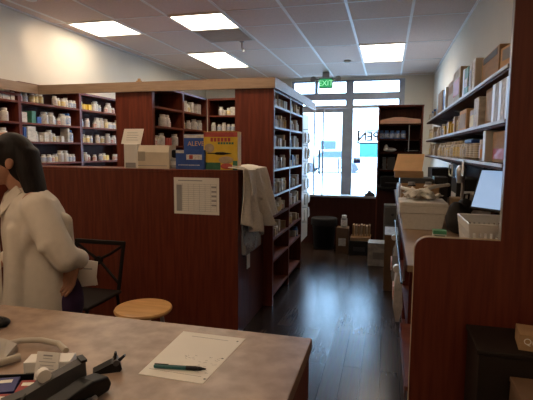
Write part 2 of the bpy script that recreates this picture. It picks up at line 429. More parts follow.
# ---------------------------------------------------------------- fixtures: low wall with glass at the front of the shop
gp = thing('glass_partition', 'low cherry wall carrying a framed glass screen before the storefront', 'partition', (-0.62, 7.05, 0))
MB().box(-1.20, 0.50, -0.05, 0.05, 0.0, 0.73).build('base_panel', 'cherry_dark', gp)  # base and sill run on left, unseen, added to block floor reflections
MB().box(-1.20, 0.50, -0.09, 0.09, 0.73, 0.76, 0.004).build('sill', 'edge', gp)
f = MB(); f.box(-0.48, 0.50, -0.015, 0.015, 2.06, 2.085); f.box(-0.345, -0.325, -0.012, 0.012, 0.76, 2.06); f.box(-0.48, -0.46, -0.012, 0.012, 0.76, 2.06); f.box(0.48, 0.50, -0.012, 0.012, 0.76, 2.06)
f.build('frame', 'aluminium', gp)
MB().box(-0.46, 0.48, -0.003, 0.003, 0.76, 2.06).build('glass_pane', 'glass', gp)
MB().tube([(-0.38, -0.003, 1.44), (-0.38, -0.05, 1.42), (-0.38, -0.05, 1.10), (-0.38, -0.003, 1.08)], 0.014).build('pull_handle', 'dark_grey', gp, True)
tp = thing('tape_dispenser', 'dark tape dispenser on the sill of the glass screen', 'tape dispenser', (-0.24, 7.02, 0.76))
MB().prism([(-0.07, 0), (-0.07, 0.03), (-0.02, 0.055), (0.04, 0.06), (0.08, 0.03), (0.08, 0)], 'Y', -0.03, 0.03).build('housing', 'dark_grey', tp)
MB().lathe([(0.012, -0.012), (0.03, -0.012), (0.03, 0.012), (0.012, 0.012)], (0.0, 0, 0.06), 18, 'Y').build('tape_roll', 'grey', tp, True)

# ---------------------------------------------------------------- bookcases
SL = 3.465/3.34   # the left row stands against the wall at X=-3.465
LEV = [1.45+(z-1.45)*SL for z in (1.885, 1.69, 1.51, 1.30, 1.08, 0.86, 0.62, 0.36, 0.08)]
def bookcase(label, loc, rz, w, depth, top, levels, group=None, ends=(True, True), edge=None, back=True):
    # local: opening faces -Y, width along X from 0 to w, depth from 0 (front) to depth (back)
    t = thing('medicine_bookcase', label, 'bookcase', loc, rz, group)
    if ends[0]: MB().box(0, 0.02, 0, depth, 0, top).build('side_panel', 'cherry', t)
    if ends[1]: MB().box(w-0.02, w, 0, depth, 0, top).build('side_panel', 'cherry', t)
    x0, x1 = (0.02 if ends[0] else 0), (w-0.02 if ends[1] else w)
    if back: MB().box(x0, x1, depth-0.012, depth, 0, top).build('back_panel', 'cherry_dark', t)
    MB().box(x0, x1, 0, depth-0.012, top-0.022, top).build('top_panel', 'cherry', t)
    for i, z in enumerate(levels):
        sh = MB().box(x0, x1, 0.003, depth-0.012, z-0.02, z).build('shelf', 'cherry_shelf', t)
        if edge and i < edge: MB().box(x0, x1, 0, 0.0028, z-0.021, z).build('pale_edge', 'edge', sh)  # pale colour stands in for window light reflected by upper shelf edges
    if edge:
        e = MB(); e.box(0.002, 0.018, -0.003, -0.0002, 0.9, top); e.box(w-0.018, w-0.002, -0.003, -0.0002, 0.9, top)
        e.build('pale_edge', 'edge', t)  # upper uprights paled to imitate the window's reflection, lower parts left dark
    return t
RZ = PI/2   # local -Y maps to +X : rotating by +90 deg
# left wall row, opening at X=-3.34 facing the room; local x runs along +Y
bays = [(2.79, 3.655, 'leftmost'), (3.655, 4.545, 'second from the left'), (4.545, 5.40, 'third from the left')]
for y0, y1, nm in bays:
    y0, y1 = y0*SL, y1*SL
    bookcase('cherry medicine bookcase bay against the left wall, ' + nm, (-3.465, y0, 0), RZ, y1-y0, 0.172, 1.97 if 'left wall, left' in 'left wall, '+nm else 2.088, LEV, 'bookcase bays on the left wall')
# middle island
for y0, y1, nm, en in ((4.06, 4.735, 'near', (True, False)), (4.735, 5.42, 'far', (True, True))):
    bookcase('cherry bookcase bay behind the wide cherry end panel, %s bay' % nm, (-2.18, y0, 0), RZ, y1-y0, 0.30, 2.065, [1.86, 1.67, 1.48, 1.29, 1.08, 0.86, 0.62, 0.36, 0.08], 'island bookcase bays')
ep = thing('end_panel', 'wide reddish cherry end panel under the tan fascia, left of the nearest island shelves', 'panel', (-2.375, 4.045, 0))
MB().box(-0.195, 0.195, -0.012, 0.012, 0, 1.985).build('board', 'cherry', ep)
# back unit facing the camera
bookcase('cherry bookcase facing the viewer at the end of the dispensary', (-2.17, 5.42, 0), 0, 0.82, 0.30, 2.065, [1.86, 1.67, 1.48, 1.29, 1.08, 0.86, 0.62, 0.36, 0.08])
# aisle bookcase
RL = [1.845, 1.656, 1.475, 1.268, 1.035, 0.838, 0.625, 0.42, 0.10]
bookcase('near bay of the tall cherry bookcase facing the aisle', (-0.99, 4.05, 0), RZ, 0.71, 0.33, 1.985, RL, 'aisle bookcase bays', edge=5)
bookcase('far bay of the tall cherry bookcase facing the aisle', (-0.99, 4.76, 0), RZ, 0.73, 0.33, 1.985, RL, 'aisle bookcase bays', edge=5)
ap = thing('end_panel', 'tall dark cherry end panel of the aisle bookcase facing the viewer', 'panel', (-1.17, 4.04, 0))
MB().box(-0.18, 0.18, -0.010, 0.009, 0, 1.985).build('board', 'cherry', ap)
# hanging display at the end
dr = thing('display_rack', 'white peg display of hanging packets at the far end of the aisle bookcase', 'display rack', (-1.05, 5.92, 0))
MB().box(-0.03, 0.0, -0.38, 0.38, 0.25, 1.9).build('backboard', 'white_plastic', dr)
MB().box(-0.035, 0.02, -0.41, -0.385, 0.25, 1.9).build('side_rail', 'black', dr)
for k in range(7):
    MB().tube([(0.0, -0.05, 0.5+0.2*k), (0.07, -0.05, 0.5+0.2*k)], 0.004, 6).build('peg', 'steel', dr)
pk0 = None
for k in range(1, 7):
    for j, yy in enumerate((-0.22, 0.02, 0.24)):
        p = MB(); p.loft([[(sx*0.012*b, sy*a, z) for sx, sy in ((-1, -1), (1, -1), (1, 1), (-1, 1))] for z, a, b in ((0.0, 0.06, 0.3), (0.02, 0.075, 0.8), (0.10, 0.07, 0.8), (0.14, 0.05, 0.2))])
        o = p.build('hanging_packet', 'white_plastic' if (k+j) % 3 else 'carton_grey')
        o.location = (-1.02, 5.92+yy, 0.33+0.2*k); o.rotation_euler = (0.06*((k*7+j) % 3-1), 0, 0)
        tag(o, 'white hanging packet on the peg display at the end of the aisle bookcase', 'packet', 'hanging packets on the peg display')

# tan fascia band on top of the dispensary
fb = thing('fascia_band', 'tan laminate fascia band running along the top of the dispensary bookcases', 'fascia', (-2.2, 4.0, 1.985))
MB().box(-1.23, 1.23, 0.0, 0.03, 0, 0.09).build('front_board', 'fascia', fb)
MB().box(-1.26, -1.23, -1.9, 0.0, 0, 0.09).build('side_board', 'fascia', fb)
MB().box(1.20, 1.23, 0.03, 2.35, 0, 0.09).build('side_board', 'fascia', fb)
kb = thing('fascia_clip', 'small brown clip sitting on top of the tan fascia band', 'clip', (-2.30, 4.015, 2.075))
MB().box(-0.025, 0.025, -0.012, 0.012, 0, 0.012).build('foot', 'cardboard', kb); MB().box(-0.014, 0.014, -0.008, 0.008, 0.012, 0.032, 0.004).build('knob', 'cardboard', kb)

# ---------------------------------------------------------------- half wall
hw = thing('half_wall', 'low cherry privacy wall standing between the waiting area and the dispensary', 'partition', (0, 3.287, 0))
MB().box(-3.64, -1.078, 0.0, 0.30, 0, 1.27).build('front_panel', 'cherry', hw)
MB().box(-3.64, -1.078, -0.002, 0.302, 1.27, 1.29, 0.003).build('top_cap', 'cherry', hw)
MB().box(-1.098, -1.078, 0.302, 0.742, 0, 1.288).build('return_panel', 'cherry', hw)

# ---------------------------------------------------------------- bottles and cartons
def bottle_kind(r, h, body, cap, lab):
    me = MB().lathe([(r*0.92, 0), (r, 0.004), (r, h*0.70), (r*0.92, h*0.76), (r*0.62, h*0.80), (r*0.62, h*0.84)], n=14).mesh('bottle', body, True)
    mc = MB().lathe([(r*0.74, h*0.82), (r*0.76, h*0.83), (r*0.76, h*0.99), (r*0.68, h)], n=14).mesh('cap', cap, True)
    ml = MB().lathe([(r*1.012, h*0.12), (r*1.014, h*0.125), (r*1.014, h*0.62), (r*1.012, h*0.625)], n=14).mesh('paper_label', lab, True)
    return (me, mc, ml, r, h)
def put_bottle(k, name, x, y, z, label, group):
    r = bpy.data.objects.new(name, k[0]); COL.objects.link(r); r.location = (x, y, z); r.rotation_euler = (0, 0, random.uniform(0, 6))
    tag(r, label, 'bottle', group)
    for nm, me in (('cap', k[1]), ('paper_label', k[2])):
        c = bpy.data.objects.new(nm, me); COL.objects.link(c); c.parent = r
    return r
WB = [bottle_kind(0.030, 0.105, 'white_plastic', 'white_plastic', 'label_white'), bottle_kind(0.026, 0.085, 'white_plastic', 'white_plastic', 'label_blue'),
      bottle_kind(0.036, 0.125, 'white_plastic', 'white_plastic', 'label_white'), bottle_kind(0.024, 0.075, 'white_plastic', 'white_plastic', 'label_red'),
      bottle_kind(0.028, 0.09, 'white_plastic', 'white_plastic', 'label_yellow')]
BIG = [bottle_kind(0.042, 0.125, 'white_plastic', 'white_plastic', 'label_white'), bottle_kind(0.048, 0.14, 'white_plastic', 'blue_plastic', 'label_blue')]
AM = [bottle_kind(0.024, 0.08, 'amber', 'white_plastic', 'label_white'), bottle_kind(0.028, 0.10, 'tan_plastic', 'white_plastic', 'label_yellow')]
BL = [bottle_kind(0.034, 0.11, 'blue_plastic', 'blue_plastic', 'label_blue')]
CRM = [bottle_kind(0.034, 0.10, 'cream_plastic', 'white_plastic', 'label_white'), bottle_kind(0.030, 0.12, 'cream_plastic', 'cream_plastic', 'label_yellow')]
xf = -3.465
_ck = {}
def carton_mesh(w, d, h, m):
    key = (round(w, 3), round(d, 3), round(h, 3), m)
    if key not in _ck: _ck[key] = MB().box(-w/2, w/2, -d/2, d/2, 0, h, 0.0015).mesh('carton', m)
    return _ck[key]
def put_carton(x, y, z, w, d, h, m, label, group, name='medicine_carton', rz=0.0, cat='carton'):
    o = bpy.data.objects.new(name, carton_mesh(w, d, h, m)); COL.objects.link(o); o.location = (x, y, z); o.rotation_euler = (0, 0, rz)
    return tag(o, label, cat, group)
CM = {'carton_white': 'white', 'carton_tan': 'tan', 'carton_grey': 'grey', 'carton_blue': 'blue', 'carton_yellow': 'yellow', 'carton_red': 'red', 'carton_green': 'green'}
def row(axis, fixed, a, b, z, place, kinds, gap=0.004, depth_dir=-1, hmax=0.16):
    """stand things side by side along an axis from a to b; kinds = list of (type, weight)"""
    if fixed == xf: a, b = a*SL, b*SL
    p = a
    while p < b - 0.03:
        k = random.choices([q[0] for q in kinds], [q[1] for q in kinds])[0]
        if k == 'gap': p += random.uniform(0.02, 0.08); continue
        back = random.uniform(0.0, 0.03)
        if k in ('white', 'big', 'amber', 'cream', 'bluebottle'):
            q = random.choice({'white': WB, 'big': BIG, 'amber': AM, 'cream': CRM, 'bluebottle': BL}[k]); r = q[3]
            if p + 2*r > b: break
            c = {'white': 'white', 'big': 'large white', 'amber': 'amber', 'cream': 'cream', 'bluebottle': 'blue'}[k]
            off = (r + 0.012 + back)*depth_dir
            xy = (fixed+off, p+r) if axis == 'Y' else (p+r, fixed+off)
            put_bottle(q, 'medicine_bottle', xy[0], xy[1], z, '%s medicine bottle on the %s' % (c, place), '%s medicine bottles on the %s' % (c, place))
            p += 2*r + gap*random.uniform(0.3, 2.5)
        else:
            w = random.choice((0.03, 0.045, 0.06, 0.075)); h = min(hmax, random.choice((0.065, 0.08, 0.10, 0.12))); dd = 0.09
            if p + w > b: break
            off = (dd/2 + 0.01 + back)*depth_dir
            xy = (fixed+off, p+w/2) if axis == 'Y' else (p+w/2, fixed+off)
            put_carton(xy[0], xy[1], z, dd if axis == 'Y' else w, w if axis == 'Y' else dd, h, k, '%s medicine carton on the %s' % (CM[k], place), '%s medicine cartons on the %s' % (CM[k], place))
            p += w + gap*random.uniform(0.2, 1.6)
xf = -3.465
ordn = ['top shelf', 'second shelf', 'third shelf', 'fourth shelf']
# left wall bays
xf = -3.465
mixA = [[('carton_green', 1), ('carton_white', 2), ('gap', 1)], [('white', 2), ('gap', 5)], [('carton_white', 1), ('big', 1), ('gap', 3)], [('white', 3), ('gap', 1)]]
for i in range(4): row('Y', xf, 3.20, 3.63, LEV[i], '%s of the leftmost bookcase bay' % ordn[i], mixA[i])
pl = 'second bookcase bay from the left'
row('Y', xf, 3.685, 3.83, LEV[0], 'top shelf of the '+pl, [('white', 1)])
row('Y', xf, 3.83, 4.02, LEV[0], 'top shelf of the '+pl, [('amber', 3), ('carton_tan', 1)])
row('Y', xf, 4.15, 4.52, LEV[0], 'top shelf of the '+pl, [('white', 1)])
row('Y', xf, 3.685, 3.83, LEV[1], 'second shelf of the '+pl, [('white', 2), ('carton_white', 2)])
row('Y', xf, 3.83, 3.98, LEV[1], 'second shelf of the '+pl, [('carton_green', 1), ('bluebottle', 1), ('carton_blue', 1)])
row('Y', xf, 3.99, 4.52, LEV[1], 'second shelf of the '+pl, [('big', 3), ('white', 2)])
put_carton(xf-0.06, 3.715*SL, LEV[2], 0.10, 0.035, 0.14, 'carton_blue', 'tall blue carton on the third shelf of the ' + pl, None)
put_carton(xf-0.06, 3.80*SL, LEV[2], 0.10, 0.11, 0.15, 'carton_white', 'tall white carton beside the blue one, third shelf, ' + pl, None)
row('Y', xf, 3.87, 4.30, LEV[2], 'third shelf of the '+pl, [('carton_white', 3), ('white', 1)])
put_carton(xf-0.06, 4.34*SL, LEV[2], 0.10, 0.03, 0.155, 'carton_white', 'thin upright white carton on the third shelf, ' + pl, None)
row('Y', xf, 4.38, 4.52, LEV[2], 'third shelf of the '+pl, [('big', 1)])
row('Y', xf, 3.685, 3.92, LEV[3], 'fourth shelf of the '+pl, [('white', 1), ('carton_white', 1)])
row('Y', xf, 3.98, 4.52, LEV[3], 'fourth shelf of the '+pl, [('white', 1)])
pl = 'third bookcase bay from the left'
row('Y', xf, 4.575, 4.80, LEV[0], 'top shelf of the '+pl, [('carton_yellow', 1), ('cream', 2), ('carton_tan', 1)])
row('Y', xf, 4.82, 5.37, LEV[0], 'top shelf of the '+pl, [('white', 3), ('gap', 1)])
row('Y', xf, 4.575, 5.37, LEV[1], 'second shelf of the '+pl, [('white', 3), ('gap', 2), ('cream', 1)])
row('Y', xf, 4.575, 5.37, LEV[2], 'third shelf of the '+pl, [('white', 3), ('gap', 2), ('amber', 1)])
row('Y', xf, 4.575, 5.05, LEV[3], 'fourth shelf of the '+pl, [('white', 4), ('gap', 1)])
row('Y', xf, 5.05, 5.17, LEV[3], 'fourth shelf of the '+pl, [('carton_yellow', 1)])
row('Y', xf, 5.20, 5.37, LEV[3], 'fourth shelf of the '+pl, [('white', 4)])
# island
IL = [1.86, 1.67, 1.48]
row('Y', -2.18, 4.09, 4.20, 1.86, 'top shelf of the near island bay', [('big', 1)])
row('Y', -2.18, 4.09, 4.16, 1.67, 'second shelf of the near island bay', [('white', 1)])
row('Y', -2.18, 4.30, 4.55, 1.67, 'second shelf of the near island bay', [('big', 1), ('white', 1)])
row('Y', -2.18, 4.09, 4.36, 1.48, 'third shelf of the near island bay', [('white', 3), ('cream', 1)])
row('Y', -2.18, 4.38, 4.55, 1.48, 'third shelf of the near island bay', [('carton_red', 1)])
row('Y', -2.18, 4.58, 4.70, 1.48, 'third shelf of the near island bay', [('big', 1)])
row('Y', -2.18, 4.78, 5.30, 1.86, 'top shelf of the far island bay', [('white', 3), ('gap', 1), ('carton_white', 1)])
row('Y', -2.18, 4.78, 5.35, 1.67, 'second shelf of the far island bay', [('white', 2), ('gap', 2)])
row('Y', -2.18, 4.78, 5.35, 1.48, 'third shelf of the far island bay', [('white', 2), ('gap', 2)])
row('X', 5.42, -2.04, -1.82, 1.86, 'top shelf of the end bookcase', [('white', 2), ('carton_white', 2)], depth_dir=1)
row('X', 5.42, -2.14, -1.76, 1.67, 'second shelf of the end bookcase', [('white', 3), ('big', 1), ('gap', 1)], depth_dir=1)
row('X', 5.42, -2.14, -1.60, 1.48, 'third shelf of the end bookcase', [('white', 3), ('gap', 1)], depth_dir=1)
# aisle bookcase
an = ['top shelf', 'second shelf', 'third shelf', 'fourth shelf', 'fifth shelf', 'sixth shelf', 'seventh shelf', 'eighth shelf']
for bi, (y0, y1, nm) in enumerate(((4.08, 4.74, 'near'), (4.80, 5.45, 'far'))):
    for i, z in enumerate(RL[:8]):
        if i in (6,) : mix = [('cream', 1), ('carton_tan', 1), ('gap', 4)]
        elif i == 7: mix = [('carton_grey', 1), ('bluebottle', 1), ('gap', 3)]
        elif i in (0, 1): mix = [('carton_tan', 3), ('carton_white', 2), ('cream', 1), ('carton_grey', 1)]
        elif i in (2, 3): mix = [('white', 2), ('carton_white', 3), ('carton_tan', 1), ('carton_grey', 1)] + ([('carton_blue', 2)] if bi else [])
        else: mix = [('carton_white', 2), ('cream', 2), ('carton_tan', 1), ('white', 1)]
        if i == 7 and bi == 0: continue
        row('Y', -0.99, y0, y1, z, '%s of the %s bay facing the aisle' % (an[i], nm), mix, gap=0.003, hmax=0.12)

# ---------------------------------------------------------------- on the half wall
ns = thing('notice_stand', 'white leaflet holder with a tilted notice card, leftmost thing on the half wall', 'notice stand', (-2.0, 3.36, 1.29))
MB().box(-0.06, 0.06, -0.03, 0.03, 0.0, 0.195, 0.004).build('holder', 'white_plastic', ns)
MB().box(-0.045, 0.045, -0.034, -0.0305, 0.005, 0.045).build('grey_pocket', 'grey', ns)
cd = MB(); cd.prism([(-0.095, 0.0), (-0.08, 0.125), (0.095, 0.125), (0.08, 0.0)], 'Y', -0.002, 0.002); c = cd.build('card', 'paper', ns); c.location = (0, -0.01, 0.195); c.rotation_euler = (-0.25, 0, 0)
q = MB()
for k in range(4): q.box(-0.05, 0.055-0.01*(k % 2), -0.0035, -0.0022, 0.03+0.02*k, 0.033+0.02*k)
q.build('printed_lines', 'ink_grey', c)
wbx = thing('dispenser_box', 'white box with a grey green square on the half wall, right of the leaflet holder', 'box', (-1.815, 3.40, 1.29))
b = MB(); b.prism([(-0.06, 0.0), (-0.06, 0.13), (-0.045, 0.185), (0.07, 0.185), (0.07, 0.0)], 'X', -0.145, 0.145); b.build('carton_body', 'cream_plastic', wbx)
MB().box(-0.13, -0.06, -0.0625, -0.0605, 0.06, 0.135).build('printed_square', 'grey_beige', wbx)
MB().box(-0.125, 0.13, -0.0625, -0.0605, 0.02, 0.026).build('printed_line', 'ink_grey', wbx)
sc = thing('desk_scanner', 'small grey and black scanner between the white box and the blue boxes', 'scanner', (-1.635, 3.42, 1.29))
MB().box(-0.045, 0.045, -0.05, 0.05, 0.0, 0.085, 0.012).build('base', 'grey', sc)
MB().box(-0.04, 0.04, -0.03, 0.04, 0.086, 0.15, 0.014).build('head', 'black', sc)
MB().box(-0.035, 0.035, -0.054, -0.0505, 0.03, 0.06).build('label_plate', 'carton_grey', sc)
bb = thing('medicine_box', 'large blue medicine box reading ALEVE behind the smaller blue box', 'box', (-1.455, 3.47, 1.29))
MB().box(-0.125, 0.125, -0.04, 0.04, 0.0, 0.275, 0.002).build('carton_body', 'carton_blue', bb)
MB().box(-0.123, 0.123, -0.0415, -0.0405, 0.245, 0.272).build('cream_band', 'carton_white', bb)
text_part('lettering', 'ALEVE', 0.052, (-0.02, -0.0425, 0.198), (PI/2, 0, 0), 'cardboard_pale', bb)
MB().box(-0.12, 0.06, -0.0415, -0.0405, 0.10, 0.13).build('pale_stripe', 'label_blue', bb)
sb = thing('medicine_box', 'smaller blue medicine box with a white corner in front of the ALEVE box', 'box', (-1.48, 3.355, 1.29))
MB().box(-0.12, 0.12, -0.035, 0.035, 0.0, 0.15, 0.002).build('carton_body', 'carton_blue', sb)
MB().box(-0.118, -0.05, -0.0365, -0.0355, 0.125, 0.147).build('white_corner', 'carton_white', sb)
MB().box(-0.03, 0.10, -0.0365, -0.0355, 0.075, 0.115).build('printed_word', 'label_white', sb)
MB().box(-0.005, 0.025, -0.0375, -0.0367, 0.08, 0.11).build('red_mark', 'carton_red', sb)
MB().box(-0.10, 0.08, -0.0365, -0.0355, 0.03, 0.036).build('printed_line', 'label_blue', sb)
yb = thing('medicine_box', 'yellow medicine box with a red top and green base on the half wall end', 'box', (-1.238, 3.39, 1.29))
MB().box(-0.138, 0.138, -0.045, 0.045, 0.0, 0.29, 0.002).build('carton_body', 'carton_yellow', yb)
MB().box(-0.136, 0.136, -0.0465, -0.0455, 0.25, 0.288).build('red_band', 'carton_red', yb)
q = MB()
for k in range(6): q.box(-0.08+0.028*k, -0.06+0.028*k, -0.0468, -0.0455, 0.215, 0.243)
q.build('printed_word', 'carton_red', yb)
q = MB()
for k in range(6): q.box(-0.02+0.022*k, -0.004+0.022*k, -0.0468, -0.0455, 0.195, 0.210)
q.build('printed_subtitle', 'carton_green', yb)
MB().lathe([(0.001, -0.10), (0.004, -0.09), (0.004, -0.04), (0.010, -0.02), (0.011, 0.03), (0.003, 0.09), (0.001, 0.10)], (-0.01, -0.047, 0.125), 12, 'X').build('black_swoosh', 'black', yb, True)
MB().ball((-0.09, -0.047, 0.165), (0.04, 0.002, 0.035)).build('pale_medallion', 'carton_tan', yb, True)
MB().ball((0.045, -0.047, 0.075), (0.06, 0.002, 0.028)).build('pale_patch', 'carton_tan', yb, True)
MB().box(-0.136, 0.0, -0.0465, -0.0455, 0.0, 0.055).build('green_base', 'carton_green', yb); MB().box(0.10, 0.136, -0.0465, -0.0455, 0.0, 0.07).build('green_corner', 'carton_green', yb)
MB().ball((0.05, -0.047, 0.028), (0.05, 0.004, 0.022)).build('red_fruit', 'carton_red', yb, True)

# notice on the half wall
nt_ = thing('taped_notice', 'white printed table taped to the front of the half wall', 'notice', (-1.415, 3.2855, 1.087))
MB().box(-0.187, 0.187, -0.0006, 0.0004, -0.142, 0.142).build('sheet', 'paper', nt_)
q = MB()
for k in range(14): q.box(-0.16, 0.165, -0.0011, -0.0007, 0.09-0.016*k, 0.0915-0.016*k)
for k in range(8): q.box(-0.16+0.0465*k-0.0008, -0.16+0.0465*k+0.0008, -0.0011, -0.0007, -0.118, 0.095)
q.build('printed_table', 'ink_grey', nt_)
MB().box(-0.165, -0.12, -0.0013, -0.0007, -0.12, 0.085).build('shaded_column', 'ink_grey', nt_)
for k in range(5): MB().box(0.125, 0.165, -0.0013, -0.0007, 0.065-0.035*k, 0.078-0.035*k).build('shaded_cell', 'ink_grey', nt_)
MB().box(-0.15, 0.05, -0.0011, -0.0007, 0.115, 0.122).build('printed_heading', 'ink_grey', nt_)
# cloth draped over the end of the half wall
def cloth(name, m, parent, y0t, y1t, y0b, y1b, ztop, z0, z1, xoff, fold, over=0.10, seed=1, nu=30, nv=26):
    rnd = random.Random(seed); ph = [rnd.uniform(0, 6) for _ in range(4)]
    bm = bmesh.new(); gr = []
    for j in range(nv+1):
        t = j/nv; line = []
        for i in range(nu+1):
            u = i/nu
            ya = y0t+(y0b-y0t)*t; yb_ = y1t+(y1b-y1t)*t; y = ya+(yb_-ya)*u
            zb = z0+(z1-z0)*u + 0.02*math.sin(u*9+ph[0])
            if t < 0.15:
                a = t/0.15; x = xoff-over*(1-a); z = ztop+0.012-0.012*a*a
            else:
                a = (t-0.15)/0.85; x = xoff+0.012+fold*(0.4+a)*(0.5+0.5*math.sin(u*17+ph[1]+a*1.5)) + 0.018*math.sin(u*6+ph[2]+2*a)*a; z = ztop+(zb-ztop)*a
            line.append(bm.verts.new((x, y+0.008*math.sin(8*t+u*5+ph[3]), z)))
        gr.append(line)
    for j in range(nv):
        for i in range(nu): bm.faces.new((gr[j][i], gr[j][i+1], gr[j+1][i+1], gr[j+1][i]))
    mb = MB(); mb.bm.free(); mb.bm = bm
    o = mb.build(name, m, parent, True)
    for p in o.data.polygons: p.use_smooth = True
    sm = o.modifiers.new('t', 'SOLIDIFY'); sm.thickness = 0.006; sm.offset = 1
    return o
cg = thing('draped_cardigan', 'cream knitted cardigan hung over the right end of the half wall', 'cardigan', (0, 0, 0))
cloth('body', 'knit', cg, 3.30, 3.66, 3.31, 3.72, 1.295, 0.86, 0.74, -1.060, 0.05, seed=3)
cloth('sleeve', 'knit', cg, 3.45, 3.82, 3.72, 4.00, 1.295, 0.82, 0.92, -1.050, 0.09, seed=5, nu=18)
cloth('collar', 'knit', cg, 3.34, 3.74, 3.37, 3.66, 1.305, 1.08, 1.02, -1.04, 0.03, seed=8, nu=18, nv=14)
pb = thing('plastic_bag', 'clear plastic bag with a white strap hanging beneath the cream cardigan', 'bag', (0, 0, 0))
b = MB(); b.loft([[(-1.076 + (0.0 if sx < 0 else tk), y, z) for sx, y in ((-1, 3.36+dy), (1, 3.36+dy), (1, 3.80-dy), (-1, 3.80-dy))] for z, dy, tk in ((0.60, 0.05, 0.008), (0.63, 0.01, 0.04), (0.69, 0.0, 0.04), (0.76, 0.0, 0.012), (1.1, 0.02, 0.010), (1.26, 0.06, 0.008))])
b.build('pouch', 'clear_bag', pb, True)
MB().box(-1.076, -1.070, 3.50, 3.58, 0.48, 0.60, 0.002).build('strap', 'white_plastic', pb)

# ---------------------------------------------------------------- stool and chair
st = thing('wooden_stool', 'round honey coloured wooden stool in front of the half wall', 'stool', (-1.44, 2.50, 0))
MB().lathe([(0.155, 0.438), (0.172, 0.443), (0.178, 0.455), (0.172, 0.466), (0.15, 0.470), (0.05, 0.467), (0.01, 0.4665)], n=40).build('seat', 'gold_wood', st, True)
for k in range(4):
    a = PI/4+PI/2*k; cx, cy = math.cos(a), math.sin(a)
    MB().tube([(cx*0.11, cy*0.11, 0.44), (cx*0.165, cy*0.165, 0.0)], [0.014, 0.011], 10).build('leg', 'steel', st, True)
MB().tube([(0.145*math.cos(2*PI*k/24), 0.145*math.sin(2*PI*k/24), 0.16) for k in range(25)], 0.007, 6).build('footring', 'steel', st, True)

ch = thing('metal_chair', 'dark metal chair with a crossed backrest behind the wooden stool', 'chair', (-1.98, 2.62, 0))
# backrest plane at local y=+0.2
def seg(m, a, b, r=0.011): m.tube([a, b], r, 8); return m
q = MB().box(-0.20, 0.20, -0.20, 0.19, 0.43, 0.455, 0.012).build('seat', 'brown_metal', ch)
q = MB(); q.tube([(-0.17, 0.19, 0.45), (-0.195, 0.23, 0.78)], 0.014); q.build('back_post', 'brown_metal', ch, True)
q = MB(); q.tube([(0.17, 0.19, 0.45), (0.195, 0.23, 0.78)], 0.014); q.build('back_post', 'brown_metal', ch, True)
MB().box(-0.20, 0.205, 0.218, 0.242, 0.765, 0.795, 0.004).build('top_rail', 'brown_metal', ch)
q = MB()
for sx in (-1, 1):
    q.tube([(sx*0.19, 0.228, 0.765), (sx*0.09, 0.222, 0.70), (0, 0.212, 0.655), (-sx*0.08, 0.205, 0.58), (-sx*0.165, 0.197, 0.50)], 0.010)
q.lathe([(0.030, -0.01), (0.030, 0.01)], (0, 0.212, 0.65), 14, 'Y')
q.build('cross_brace', 'brown_metal', ch, True)
for sx, sy in ((-1, -1), (1, -1), (-1, 1), (1, 1)):
    MB().tube([(sx*0.17, sy*0.17+0.0, 0.435), (sx*0.19, sy*0.2, 0.0)], 0.012).build('leg', 'brown_metal', ch, True)

